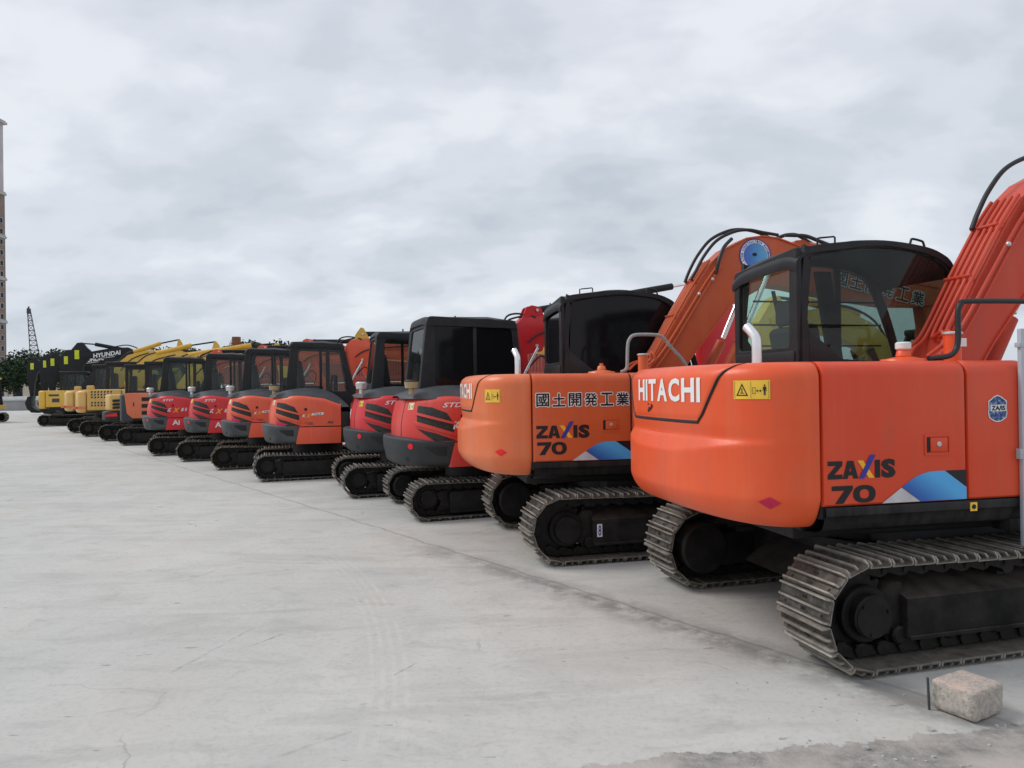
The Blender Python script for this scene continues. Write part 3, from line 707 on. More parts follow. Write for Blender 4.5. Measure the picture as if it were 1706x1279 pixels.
    sub('tri%d' % which, 'grey_triangle', lambda: (lambda m: (put_poly(m, [(-0.797, .9475), (-0.537, .9475), (-0.665, 1.034)], fm2), m)[1])(MB()), M_GRYV, p1, smooth=0)
    sub('bk%d' % which, 'black_corner', lambda: (lambda m: (put_poly(m, [(-0.359, 1.123), (-0.21, 1.123), (-0.21, 1.020)], fm), m)[1])(MB()), M_INK, p1, smooth=0)
    def latch():
        zz = 1.282; m = MB(); m.ring(rpoly([(-0.50, zz - .065), (-0.32, zz - .065), (-0.32, zz + .062), (-0.50, zz + .062)], .01), rpoly([(-0.488, zz - .050), (-0.332, zz - .050), (-0.332, zz + .047), (-0.488, zz + .047)], .006), -1.036, -1.028)
        m.box(-0.462, -0.345, -1.040, -1.031, zz - .042, zz + .040, 0.004); return m
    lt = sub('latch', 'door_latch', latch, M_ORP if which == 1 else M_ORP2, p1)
    sub('latchd', 'latch_recess', lambda: MB().box(-0.486, -0.462, -1.034, -1.030, 1.236, 1.326, 0), M_RUB, p1)
    sub('latchk', 'lock', lambda: MB().cyl((-0.405, -1.038, 1.284), (-0.405, -1.046, 1.284), 0.016, 16, bev=0.003), M_SILV, p1)
    # --- counterweight decals
    fw = cwm(0.0035); 
    def hit():
        m = MB(); n = 7; L_ = 'HITACHI'; u0, u1 = 1.70, 0.765   # s grows towards the left
        wd = [1.0, .24, .92, 1.10, 1.04, 1.0, .24]; gp = 0.16; tot = sum(wd) + gp * 6; x = u0
        for ch, wv in zip(L_, wd):
            a = x; b = x - (u0 - u1) * wv / tot; x = b - (u0 - u1) * gp / tot
            put_text(m, ch, cwm(0.0105), a, b, 1.548, 1.703, bold=0.035, sub=0.12)
        return m
    sub('hit', 'white_lettering', hit, M_WHT, dr, smooth=0)
    if which == 1:
        wy = (0.505, 0.290, 1.570, 1.680)
    else:
        wy = (0.50, 0.30, 1.515, 1.640)
    ys = sub('wy%d' % which, 'warning_sticker', lambda: (lambda m: (put_poly(m, [(wy[0], wy[2]), (wy[1], wy[2]), (wy[1], wy[3]), (wy[0], wy[3])], fw, 0.03), m)[1])(MB()), M_YST, cw, smooth=0)
    sub('wi%d' % which, 'pictogram', lambda: warn_icon(cwm(0.005), *wy), M_INK, cw, smooth=0)
    dz2 = 0.0 if which == 1 else 0.07
    sub('dia%d' % which, 'red_diamond', lambda: (lambda m: (put_poly(m, [(0.366, .973 + dz2), (0.300, 1.004 + dz2), (0.238, .968 + dz2), (0.30, .930 + dz2)], cwm(0.003), 0.03), m)[1])(MB()), M_REFL if which == 2 else M_MAG, cw, smooth=0)
    if which == 1:
        sub('yb', 'tie_down_sticker', lambda: MB().box(-0.186, -0.138, -1.036, -1.030, 0.872, 0.924, 0.0), M_YST, p2)
        sub('yb2', 'tie_down_mark', lambda: MB().cyl((-0.162, -1.036, 0.898), (-0.162, -1.0375, 0.898), 0.015, 16), M_INK, p2)
        sh = [(0.0, .082), (.028, .072), (.052, .055), (.068, .045), (.066, .0), (.070, -.03), (.062, -.058), (.04, -.072), (.022, -.08), (0, -.084), (-.022, -.08), (-.04, -.072), (-.062, -.058), (-.070, -.03), (-.066, .0), (-.068, .045), (-.052, .055), (-.028, .072)]
        cx_, cz_ = 0.024, 1.489
        sub('sh1', 'badge_border', lambda: (lambda m: (put_poly(m, [(cx_ + a, cz_ + b) for a, b in sh], fm), m)[1])(MB()), M_WHT, p2, smooth=0)
        sub('sh2', 'badge', lambda: (lambda m: (put_poly(m, [(cx_ + a * .9, cz_ + b * .92) for a, b in sh], fm2), m)[1])(MB()), M_BADGE, p2, smooth=0)
        sub('sh3', 'badge_band', lambda: MB().box(cx_ - .055, cx_ + .055, -1.037, -1.0355, cz_ - .018, cz_ + .022, 0), M_WHT, p2, smooth=0)
        sub('sh4', 'badge_lettering', lambda: (lambda m: (put_text(m, 'ZA/IS', flat_map(-1.03, .0085), cx_ - .05, cx_ + .05, cz_ - .013, cz_ + .017, bold=0.04), m)[1])(MB()), M_INK, p2, smooth=0)
        # scratches and chipped paint under the lettering
        def chips():
            m = MB(); rr = random.Random(3)
            for _ in range(16):
                u = 1.47 + rr.uniform(-.06, .05); v = 1.50 + rr.uniform(-.035, .03); q = rr.uniform(.008, .02)
                put_poly(m, [(u + q * rr.uniform(.5, 1) * math.cos(t * 1.05), v + q * .8 * rr.uniform(.5, 1) * math.sin(t * 1.05)) for t in range(6)], cwm(0.0105))
            return m
        sub('chips', 'paint_chips', chips, M_INK, dr, smooth=0)
        # pale rubber edge guard on the front corner of the panel
        rg.up('guard', 'edge_guard', lambda: MB().box(0.172, 0.215, -1.062, -1.033, 0.60, 1.975, 0.006).box(0.155, 0.215, -1.066, -1.031, 1.86, 1.89, 0.004).box(0.152, 0.215, -1.066, -1.031, 1.175, 1.24, 0.004).box(0.155, 0.215, -1.066, -1.031, 0.60, 0.64, 0.004), M_GUARD, label='pale translucent guard strip along the front panel edge')
    if which == 2:
        rg.uc('plate8', 'lifting_sticker', lambda: MB().box(-.648, -.598, -1.0665, -1.063, .235, .355, 0), M_WHT)
        rg.uc('plate8b', 'lifting_mark', lambda: (lambda m: (put_text(m, '8', flat_map(-1.0665, .002), -.638, -.608, .245, .345, bold=.02), m)[1])(MB()), M_BLU, smooth=0)
    # white outlined lettering on the second machine
    if which == 2:
        def cj(b): 
            def g():
                m = MB(); x = -1.140
                for ch in '國土開発工業':
                    n_, r_, o_ = (12, .0105, .003) if b > .02 else (4, .0028, .006)
                    for q in range(n_):
                        a_ = 2 * math.pi * q / n_; put_text(m, ch, flat_map(-1.03, o_ + q * .00015), x + r_ * math.cos(a_), x + .122 + r_ * math.cos(a_), 1.470 + r_ * math.sin(a_), 1.592 + r_ * math.sin(a_))
                    x += 0.1585
                return m
            return g
        sub('cjw', 'white_outline', cj(0.045), M_WHT, p1, smooth=0); sub('cjb', 'company_lettering', cj(0.018), M_INK, p1, smooth=0)
    # --- on the hood: exhaust, filler, handrail, caps
    def exh():
        m = MB(); m.tube([(-1.2, -0.375, 1.76), (-1.2, -0.375, 1.90), (-1.2, -0.365, 1.965), (-1.21, -0.33, 2.01), (-1.22, -0.29, 2.045)], 0.033, 18, 8, caps=False)
        m.tube([(-1.2, -0.375, 1.78), (-1.2, -0.375, 1.90), (-1.2, -0.365, 1.965), (-1.21, -0.33, 2.01), (-1.219, -0.292, 2.043)], 0.029, 18, 8, caps=False); return m
    ex = rg.up(k + 'exh', 'exhaust_pipe', exh, M_STEEL)
    sub(k + 'exi', 'pipe_bore', lambda: MB().cyl((-1.21, -0.325, 2.014), (-1.2135, -0.312, 2.025), 0.0285, 16), M_RUB, ex)
    def filler():
        m = MB(); m.cyl((-0.42, -0.78, ZT), (-0.42, -0.78, ZT + .018), 0.14, 28, 0.13); m.cyl((-0.42, -0.78, ZT + .018), (-0.42, -0.78, ZT + .032), 0.11, 28, 0.05); m.cyl((-0.42, -0.78, ZT + .03), (-0.42, -0.78, ZT + .075), 0.045, 20, 0.038, bev=0.006)
        m.cyl((-0.42, -0.78, ZT + .075), (-0.42, -0.78, ZT + .10), 0.018, 6); return m
    fl = rg.up(k + 'fil', 'filler_neck', filler, body)
    if which == 1: sub(k + 'cap', 'clear_cap', lambda: MB().cyl((-0.42, -0.78, ZT + .076), (-0.42, -0.78, ZT + .125), 0.046, 20, bev=0.008), M_CLEAR, fl)
    hy = -0.90 if which == 1 else -0.85
    hm = M_HOSE if which == 1 else M_TAPE
    hp = [(-0.34, 0, 1.80), (-0.20, 0, 1.815), (-0.145, 0, 1.85), (-0.125, 0, 1.92), (-0.122, 0, 2.09), (-0.10, 0, 2.14), (-0.05, 0, 2.158), (0.37, 0, 2.162), (0.62, 0, 2.15), (0.70, 0, 2.10), (0.72, 0, 1.6)] if which == 1 else \
         [(-0.24, 0, 1.795), (-0.19, 0, 1.815), (-0.175, 0, 1.86), (-0.165, 0, 2.06), (-0.14, 0, 2.13), (-0.08, 0, 2.165), (0.12, 0, 2.165), (0.20, 0, 2.14), (0.28, 0, 2.05), (0.46, 0, 1.83), (0.52, 0, 1.5)]
    rg.up(k + 'hr%d' % which, 'handrail', lambda: MB().tube([(a, hy, c) for a, b, c in hp], 0.017, 12, 6), hm)
    def urea():
        m = MB(); m.cyl((0.06, -0.66, ZT - .02), (0.06, -0.66, 1.965), 0.052, 24); return m
    ut = rg.up(k + 'ut', 'tank_neck', urea, body)
    sub(k + 'utc', 'neck_cap', lambda: MB().cyl((0.06, -0.66, 1.965), (0.06, -0.66, 1.985), 0.062, 24, bev=0.006), M_SILV, ut)
    if which == 1: sub('lbl', 'white_label', lambda: MB().box(0.055, 0.115, -0.719, -0.714, 1.885, 1.94, 0), M_WHT, ut)
    # --- boom group
    bm_ = rg.up(k + 'boom', 'boom', boom_mesh, boom_mat)
    def pipes():
        m = MB(); rr = 0.0135; n_ = 5
        for q in range(n_):
            y = BY0 + 0.016 + 0.058 * q
            pts = [(0.33, y, 1.98), (0.58, y, 2.40), (0.83, y, 2.80), (0.98, y, 3.00)]
            pts = [(x - 0.030, yy, z + 0.018) for x, yy, z in pts]
            x0 = 0.02 + 0.035 * (n_ - q); y2 = BY0 - 0.10 + 0.05 * q
            st = [(x0 - .06, y2, 1.835), (x0 + .04, y2 * .5 + y * .5, 1.90)]
            if q in (1, 2): st = [(x0 - .02, y2 - .03, 1.835), (x0 + .10, y2 - .05, 1.93), (x0 + .055 + .03 * q, y2 - .02, 2.01)]
            m.tube(st + pts, rr, 8, 5)
        for q in range(2):   # two more along the near web
            m.tube([(0.22 + .07 * q, BY0 - .03, 1.83), (0.42 + .06 * q, BY0 - .022, 2.07), (0.64 + .055 * q, BY0 - .022, 2.40), (0.87 + .05 * q, BY0 - .022, 2.75), (1.02 + .05 * q, BY0 - .022, 2.95)], 0.013, 8, 5)
        for (x, z) in ((0.56, 2.42), (0.80, 2.80)):
            m.box(x - .040, x - .026, BY0 + .02, BY1 - .02, z - .006, z + .012, 0.003)
        return m
    sub(k + 'pip%d' % which, 'steel_pipes', pipes, boom_mat, bm_)
    def clampm():
        m = MB(); m.sphere((0.80, BY0 - .035, 2.64), .02, 10); return m
    sub(k + 'clp', 'pipe_fitting', clampm, M_SILV, bm_); sub(k + 'clq', 'pipe_fitting', lambda: MB().sphere((0.96, BY0 - .035, 2.80), .02, 10), M_SILV, bm_)
    def hoses():
        m = MB()
        for dy, dh in (((.16, .0),) if which == 1 else ((-.02, -.03), (.14, .01))):
            y = BY0 + .06 + dy
            m.tube([(0.74, y, 2.80), (0.80, y, 2.93 + dh), (0.90, y, 3.10 + dh), (1.05, y, 3.27 + dh), (1.25, y, 3.37 + dh), (1.42, y, 3.395 + dh), (1.6, y, 3.37 + dh), (1.78, y, 3.315)], 0.018, 10, 6)
            m.tube([(1.86, y, 3.315), (1.98, y, 3.345 + dh), (2.12, y, 3.34 + dh), (2.30, y, 3.25), (2.42, y, 3.21)], 0.021, 10, 6)
        m.tube([(1.0, BY0 - .03, 2.86), (1.03, BY0 - .04, 3.0), (1.10, BY0 - .02, 3.15), (1.22, BY0 + .03, 3.26)], 0.02, 10, 6)
        return m
    sub(k + 'hos%d' % which, 'hydraulic_hoses', hoses, M_HOSE, bm_)
    sub(k + 'hend', 'pipe_bracket', lambda: MB().cyl((2.35, BY0 + .1, 3.20), (2.60, BY0 + .1, 3.13), 0.045, 14).cyl((2.58, BY0 + .1, 3.135), (2.63, BY0 + .1, 3.12), 0.055, 14).box(2.28, 2.5, BY0 + .05, BY0 + .25, 3.02, 3.14, .01), boom_mat, bm_)
    # boom cylinder, arm, arm cylinder
    bc = rg.up(k + 'bcy', 'boom_cylinder', lambda: MB().cyl((0.75, -0.46, 1.22), (1.25, -0.46, 2.15), 0.055, 20, bev=.006).cyl((1.22, -0.46, 2.09), (1.28, -0.46, 2.21), 0.068, 20, bev=.006).cyl((0.75, 0.02, 1.22), (1.25, 0.02, 2.15), 0.055, 20, bev=.006), boom_mat)
    sub(k + 'bcr', 'piston_rod', lambda: MB().cyl((1.27, -0.46, 2.19), (1.61, -0.46, 2.95), 0.028, 16).cyl((1.27, 0.02, 2.19), (1.61, 0.02, 2.95), 0.028, 16), M_CHR, bc)
    ARM = [(3.52, 3.02), (3.66, 3.06), (3.98, 2.80), (4.02, 2.5), (3.72, 1.05), (3.60, 0.98), (3.50, 1.08), (3.62, 2.3)]
    arm = rg.up(k + 'arm', 'arm', lambda: MB().prism(ARM, BY0 + .05, BY1 - .05, bev=.006, ang=50), boom_mat)
    ac = rg.up(k + 'acy', 'arm_cylinder', lambda: MB().cyl((2.05, -.22, 3.22), (2.95, -.22, 3.14), 0.055, 18, bev=.006), boom_mat)
    sub(k + 'acr', 'piston_rod', lambda: MB().cyl((2.9, -.22, 3.14), (3.60, -.22, 3.04), 0.028, 14), M_CHR, ac)
    def bucket():
        m = MB(); P = [(3.62, 1.1), (3.78, 1.05), (3.85, .75), (3.78, .45), (3.55, .25), (3.2, .2), (3.05, .32), (3.3, .36), (3.5, .55), (3.5, .9)]
        m.prism(P, -.55, .12, bev=.008)
        for q in range(4): m.box(2.93, 3.08, -.53 + q * .19, -.47 + q * .19, .27, .32, .005)
        return m
    rg.up(k + 'bkt', 'bucket', bucket, M_BLK)
    if which == 2:
        ang = math.atan2(2.595 - 2.719, 3.486 - 2.932)
        def bmap(off):
            def f(u, v):
                x0, z0 = 2.42, 2.775
                return (x0 + u * math.cos(ang) - v * math.sin(ang), BY0 - off, z0 + u * math.sin(ang) + v * math.cos(ang))
            return f
        def cjb(b):
            def g():
                m = MB(); u = 0.0
                for ch in '國土開発工業':
                    n_, r_, o_ = (12, .012, .003) if b > .02 else (4, .004, .006)
                    for q in range(n_):
                        a_ = 2 * math.pi * q / n_; put_text(m, ch, bmap(o_ + q * .00015), u + r_ * math.cos(a_), u + .155 + r_ * math.cos(a_), r_ * math.sin(a_), .155 + r_ * math.sin(a_))
                    u += 0.198
                return m
            return g
        sub('bcjw', 'white_outline', cjb(.045), M_WHT, bm_, smooth=0); sub('bcjb', 'company_lettering', cjb(.018), M_INK, bm_, smooth=0)
        cx_, cz_, rr = 1.485, 3.075, 0.188
        circ = lambda r_: [(cx_ + r_ * math.cos(2 * math.pi * i / 48), cz_ + r_ * math.sin(2 * math.pi * i / 48)) for i in range(48)]
        yb_ = BY0 + .015
        for nm, r_, mt, o_ in (('sticker_border', rr, M_BLU, .002), ('sticker_ring', rr * .93, M_WHT, .004), ('round_sticker', rr * .74, M_SKYP, .006)):
            sub('st' + nm, nm, lambda r_=r_, o_=o_: (lambda m: (put_poly(m, circ(r_), lambda u, v: (u, yb_ - .004 - o_, v)), m)[1])(MB()), mt, bm_, smooth=0)
        def ringtext():
            m = MB(); s_ = 'LTD. CONSTRUCTION MACHINERY '; n = 30
            for i, ch in enumerate(s_):
                if ch == ' ': continue
                a = R(200) - i * R(240) / len(s_); c_, q_ = math.cos(a), math.sin(a); r0, r1 = rr * .77, rr * .90; hw = .0085
                put_text(m, ch, lambda u, v: (cx_ + v * c_ + u * q_, yb_ - .0105, cz_ + v * q_ - u * c_), -hw, hw, r0, r1, bold=.03)
            return m
        sub('strt', 'ring_lettering', ringtext, M_BLU, bm_, smooth=0)
        sub('stin', 'sticker_emblem', lambda: (lambda m: (put_poly(m, [(cx_ - .01 + .03 * math.cos(t * .785), cz_ + .012 + .02 * math.sin(t * .785)) for t in range(8)], lambda u, v: (u, yb_ - .0125, v)), m)[1])(MB()), M_INK, bm_, smooth=0)
    # --- cab
    gs = G_DARK if which == 1 else G_FILM; gr_ = G_GREEN if which == 1 else G_FILM
    SO = [(-0.65, 1.10), (-0.635, 1.9), (-0.58, 2.62), (-0.53, 2.668), (-0.2, 2.712), (0.10, 2.728), (0.42, 2.697), (0.60, 2.645), (0.72, 2.54), (0.86, 2.2), (0.97, 1.80), (1.0, 1.5), (1.0, 1.10)]
    SI = [(-0.585, 1.16), (-0.545, 2.02), (-0.525, 2.50), (-0.515, 2.598), (-0.2, 2.652), (0.10, 2.672), (0.38, 2.648), (0.54, 2.606), (0.655, 2.51), (0.80, 2.18), (0.91, 1.80), (0.94, 1.5), (0.94, 1.40)]
    SI[0] = (-0.30, 1.835); SI[-1] = (0.3, 1.80); SI[-2] = (0.70, 1.66); SI[-3] = (0.905, 1.80)
    SO_ = [(p[0], p[2]) for p in smooth_path([(a, 0, b) for a, b in SO], 4)]; SI_ = [(p[0], p[2]) for p in smooth_path([(a, 0, b) for a, b in SI], 4)]
    def cabf():
        m = MB(); m.ring(SO_, SI_, 0.0, 0.05, bev=0.004); m.ring(SO_, SI_, 0.85, 0.90, bev=0.004)
        # rear wall and its window opening
        yo_, yi_ = [(0.0, 1.10), (0.90, 1.10), (0.90, 2.60), (0.0, 2.66)], [(0.11, 1.93), (0.83, 1.93), (0.815, 2.49), (0.095, 2.585)]
        o_ = rpoly(yo_, [.01, .01, .05, .02], 4); i_ = rpoly(yi_, .035, 4); m.ring(o_, i_, -0.645, -0.60, axis='x', bev=0.006)
        m.box(-0.66, -0.60, 0.03, 0.87, 1.80, 1.90, 0.012)
        m.box(-0.60, 0.98, 0.02, 0.88, 1.0, 1.14, 0.01); m.box(0.93, 0.99, 0.03, 0.87, 1.1, 1.45, 0.01)
        m.box(0.30, 0.36, 0.855, 0.895, 1.1, 2.66, 0.01)
        return m
    cab = rg.up(k + 'cab', 'cab', cabf, M_CAB)
    def roof():
        m = MB(); top = [(p[0], p[2]) for p in smooth_path([(x, 0, z) for x, z in [(-0.665, 2.55), (-0.66, 2.60), (-0.60, 2.665), (-0.53, 2.692), (-0.2, 2.735), (-0.05, 2.755), (0.15, 2.757), (0.42, 2.722), (0.60, 2.662), (0.72, 2.57), (0.76, 2.50)]], 4)]
        n = 14; rows = []
        for i in range(n + 1):
            v = i / n; y = -0.012 + 0.924 * v; e = (abs(2 * v - 1)) ** 5
            rows.append([(x * (1 - 0.015 * e), y, z - 0.045 * e - (0.035 * v if x < -.5 else 0)) for x, z in top])
        m.grid(rows); low = [[(p[0] * .99, p[1], p[2] - 0.03) for p in r_] for r_ in rows]; m.grid(low)
        m.grid([rows[0], low[0]]); m.grid([rows[-1], low[-1]]); m.grid([[r_[0] for r_ in rows], [r_[0] for r_ in low]]); m.grid([[r_[-1] for r_ in rows], [r_[-1] for r_ in low]])
        return m
    rf = sub(k + 'roof', 'roof', roof, M_CAB, cab)
    sub(k + 'rh', 'roof_loop', lambda: MB().tube([(.36, .05, 2.70), (.375, .05, 2.745), (.39, .05, 2.757), (.47, .05, 2.742), (.485, .05, 2.725), (.50, .05, 2.68)], .009, 8, 2).tube([(-.40, .1, 2.70), (-.40, .1, 2.748), (-.38, .1, 2.752), (-.26, .1, 2.765), (-.25, .1, 2.76), (-.25, .1, 2.72)], .007, 8, 0), M_CAB, cab)
    wn_ = sub(k + 'gw1', 'side_window', lambda: MB().prism(SI, 0.022, 0.028), gs, cab, smooth=0)
    sub(k + 'gw2', 'side_window', lambda: MB().prism(SI, 0.872, 0.878), gs if which == 2 else G_GREEN, cab, smooth=0)
    sub(k + 'gw3', 'rear_window', lambda: MB().prism([(0.10, 1.93), (0.83, 1.93), (0.815, 2.49), (0.095, 2.585)], -0.625, -0.619, axis='x'), gr_, cab, smooth=0)
    sub(k + 'gw4', 'windscreen', lambda: MB().prism([(0.655, 2.51), (0.80, 2.18), (0.91, 1.80), (0.94, 1.45), (0.934, 1.45), (0.904, 1.80), (0.794, 2.18), (0.648, 2.51)], 0.05, 0.85), G_GREEN, cab, smooth=0)
    sub(k + 'trim', 'corner_trim', lambda: MB().prism([(-0.55, 2.05), (-0.55, 1.80), (-0.22, 1.80), (-0.30, 1.85)], -0.004, 0.05, bev=.004), M_CAB, cab)
    def seat():
        m = MB(); m.box(-0.30, 0.22, 0.20, 0.70, 1.42, 1.56, .05, 3); m.box(-0.42, -0.26, 0.20, 0.70, 1.50, 2.12, .05, 3, rot=Matrix.Rotation(R(-10), 3, 'Y')); m.box(-0.47, -0.38, 0.32, 0.58, 2.12, 2.32, .03, 3); m.box(-0.3, 0.2, 0.27, 0.63, 1.14, 1.42, .02)
        m.box(-0.15, 0.30, 0.08, 0.18, 1.40, 1.66, .03); m.box(-0.15, 0.30, 0.72, 0.82, 1.40, 1.66, .03); return m
    sub(k + 'seat', 'seat', seat, M_SEAT, cab)
    def ctrl():
        m = MB(); m.tube([(.28, .13, 1.64), (.32, .13, 1.76), (.33, .13, 1.86)], .02, 8, 3); m.tube([(.28, .77, 1.64), (.32, .77, 1.76), (.33, .77, 1.86)], .02, 8, 3)
        m.tube([(.7, .38, 1.14), (.62, .38, 1.5), (.6, .38, 1.72)], .012, 8, 3); m.tube([(.7, .52, 1.14), (.62, .52, 1.5), (.6, .52, 1.72)], .012, 8, 3); m.box(.72, .80, .08, .26, 1.75, 1.95, .02)
        # bars across the far door
        for z in (1.98, 2.16, 2.36): m.box(-.5, .74, .835, .85, z - .007, z + .007, 0)
        m.prism([(-.05, 1.2), (-.02, 1.2), (-.30, 2.45), (-.33, 2.45)], .83, .845)
        m.prism([(.30, 1.2), (.42, 1.2), (.22, 2.62), (.08, 2.62)], .80, .845)
        return m
    sub(k + 'ctl', 'levers', ctrl, M_SEAT, cab)
    return root
def badge_mat():
    m, t, b, o = new_mat('badge print'); co = objco(t)
    t.links.new(ramp(t, noi(t, co, 55, 2, .5), [(.35, (.02, .03, .10)), (.55, (.06, .12, .32)), (.7, (.35, .5, .65))]), b.inputs['Base Color']); return m
def skyp_mat():
    m, t, b, o = new_mat('sticker sky print'); co = objco(t); s = N(t, 'ShaderNodeSeparateXYZ'); t.links.new(co, s.inputs[0])
    f = mth(t, 'ADD', mth(t, 'MULTIPLY', mth(t, 'SUBTRACT', s.outputs[0], 1.30), 2.4), mth(t, 'MULTIPLY', noi(t, co, 14, 3, .5), .35))
    t.links.new(ramp(t, f, [(.05, (.06, .08, .45)), (.45, (.06, .20, .58)), (.9, (.12, .42, .70))]), b.inputs['Base Color']); b.inputs['Roughness'].default_value = .35; return m
M_BADGE = badge_mat(); M_SKYP = skyp_mat()
M_GUARD = plain('pale plastic strip', (0.42, 0.46, 0.50), 0.3, scale=6, col2=(0.5, 0.52, 0.56), bmp=0)
M_CLEAR = plain('milky plastic cap', (0.62, 0.66, 0.64), 0.3, scale=10, bmp=0)

big_excavator('excavator', 'nearest orange-red excavator with see-through cab glass, standing beside the stone block', (2.7261, 5.406, 0), R(12), (-0.04, 0, 0), R(2.5), M_OR, M_BOOM, 1)
big_excavator('excavator', 'faded orange excavator with white-edged Chinese characters and a round blue boom sticker', (1.186, 8.059, 0), R(9.4), (-0.03, -0.07, 0), R(4.0), M_OR2, M_BOOM2, 2)

# ------------------------------------------------------------------ five tonne excavators (red and orange midi machines)
KP = Plan(-0.33, 0.72, 0.95, 2.3)                    # cast tail bumper
KB = Plan(-0.33, 0.60, 0.93, 2.3, front=0.74)        # painted engine cover above it
def k_top(x):
    pts = [(-1.2, 1.555), (-0.30, 1.555), (0.11, 1.495), (0.42, 1.372)]
    for (a, za), (b, zb) in zip(pts, pts[1:]):
        if x <= b: t = max(0, (x - a) / (b - a)); return za + (zb - za) * t
    return pts[-1][1]
def k_pt(s, z, off=0.0):
    p, n = KB.at(s); zt = k_top(p.x); rt = 0.09; o = off - 0.09 * max(0, (z - 1.15) / 0.4) ** 1.6 * (0.4 + 0.6 * sst(-p.x, 0.2, 0.7))
    if z > zt - rt: t = min(1, (z - zt + rt) / rt); o -= rt * 0.8 * (1 - math.sqrt(max(0, 1 - t * t)))
    q = p + n * o; return (q.x, q.y, z)
def k_shell():
    m = MB(); S = [KB.L * i / 120 for i in range(121)]; rows = []
    fr = [0, .02] + [.02 + .76 * i / 14 for i in range(1, 15)] + [.80, .84, .88, .92, .95, .975, .99, 1.0]
    for f in fr: rows.append([k_pt(s, 0.985 + (k_top(KB.at(s)[0].x) - 0.985) * f) for s in S])
    m.grid(rows); a = rows[0]; m.grid([a, [(q[0] * .8, q[1] * .7, q[2]) for q in a]])
    for c in (0, -1):
        col = [r_[c] for r_ in rows]; m.grid([col, [(q[0], q[1] * .5, q[2]) for q in col]])
    return m
def k_dome():
    m = MB(); D = [(-0.90, 1.56), (-0.80, 1.60), (-0.60, 1.655), (-0.4, 1.688), (-0.186, 1.70), (0.0, 1.685), (0.2, 1.63), (0.36, 1.545), (0.48, 1.44), (0.56, 1.34), (0.58, 1.20), (0.57, 0.98)]
    rows = []; n = 26
    xs = [p[0] for p in smooth_path([(a, 0, b) for a, b in D], 4)]; zs = [p[2] for p in smooth_path([(a, 0, b) for a, b in D], 4)]
    for x, zc_ in zip(xs, zs):
        bx = 0.93 * max(0, 1 - (max(0, -0.33 - x) / 0.60) ** 2.3) ** (1 / 2.3) if x < -0.33 else 0.93
        ze = min(k_top(x) - 0.03, zc_ - .01) if x < .42 else min(zc_, 1.33)
        bw = max(bx - 0.10, 0.15) if x < .42 else 0.90
        rows.append([(x, bw * v, ze + (zc_ - ze) * (1 - abs(v) ** 5)) for v in [-1 + 2 * j / n for j in range(n + 1)]])
    m.grid(rows); return m
def kb_pt(s, z, off=0.0):
    p, n = KP.at(s); zb, zt = 0.665, 0.985 + 0.045 * sst(min(s, KP.L - s), 0.0, 0.9); o = off
    if z < zb + .07: t = (zb + .07 - z) / .07; o -= .07 * (1 - math.sqrt(max(0, 1 - t * t)))
    if z > zt - .03: t = min(1, (z - zt + .03) / .03); o -= .03 * (1 - math.sqrt(max(0, 1 - t * t)))
    o -= 0.045 * (1 - sst(z, zb, 0.95)); q = p + n * (o + 0.0); sl = (0.985 - z) * 0.2 if s < .12 or s > KP.L - .12 else 0
    return (q.x - sl * (1 - min(s, KP.L - s) / .12 if min(s, KP.L - s) < .12 else 0), q.y, z)
def k_bumper():
    m = MB(); S = [KP.L * i / 90 for i in range(91)]; rows = []
    for k_ in range(25):
        row = []
        for s in S:
            zb, zt = 0.665, 0.985 + 0.045 * sst(min(s, KP.L - s), 0.0, 0.9)
            t = k_ / 24; t = .5 - .5 * math.cos(math.pi * t) * 1.0; z = zb + (zt - zb) * t
            # pocket mask per flank, not applied; its shade is a separate dark patch
            e = min(s, KP.L - s); dz = 0.0
            pk = sst(e, .08, .12) * sst(.48 - e, 0, .16) * sst(z, .79 + .16 * max(0, (e - .15)), .82 + .16 * max(0, (e - .15))) * sst(.945 - z, 0, .03)
            row.append(kb_pt(s, z, 0))
        rows.append(row)
    m.grid(rows); m.grid([rows[-1], [(-.3, q[1] * .6, q[2]) for q in rows[-1]]]); m.grid([rows[0], [(-.3, q[1] * .6, q[2]) for q in rows[0]]])
    for c in (0, -1):
        col = [r_[c] for r_ in rows]; m.grid([col, [(q[0] + .02, q[1] * .7, q[2]) for q in col]])
    return m
SR = lambda x: 0.41 - x if x > -0.33 else 0.74 + (-0.33 - x) * 1.10    # flank x -> s on the cover
def km(off): return lambda u, v: k_pt(SR(u), v, off)
def k_grille():
    m = MB(); put_poly(m, rpoly([(-0.80, 1.20), (-0.335, 1.10), (-0.345, 1.22), (-0.42, 1.345), (-0.60, 1.415), (-0.83, 1.44)], .02, 2), km(.003), .05)
    put_poly(m, [(-0.80, 1.150), (-0.55, 1.09), (-0.32, 1.00), (-0.33, .992), (-0.56, .992), (-0.62, 1.03)], km(.003), .05); return m
def k_slats():
    m = MB()
    for (za, zb, h) in ((1.335, 1.205, .018), (1.215, 1.065, .026)):
        n = 14; rows = [[], [], [], []]
        for i in range(n + 1):
            t = i / n; x = -0.84 + 0.52 * t; z = za + (zb - za) * (t ** 1.3)
            rows[0].append(k_pt(SR(x), z - h, .004)); rows[1].append(k_pt(SR(x), z - h * .7, .022)); rows[2].append(k_pt(SR(x), z + h * .7, .022)); rows[3].append(k_pt(SR(x), z + h, .004))
        m.grid(rows)
    return m
KSO = [(-0.62, 1.58), (-0.50, 2.60), (0.49, 2.565), (0.72, 1.60), (0.60, 1.30)]
KSI = [(-0.41, 1.66), (-0.38, 2.475), (0.435, 2.44), (0.57, 1.64), (0.50, 1.62)]
KSO3 = [(-0.62, 1.58), (-0.50, 2.64), (0.79, 2.60), (0.885, 1.60), (0.80, 1.30)]
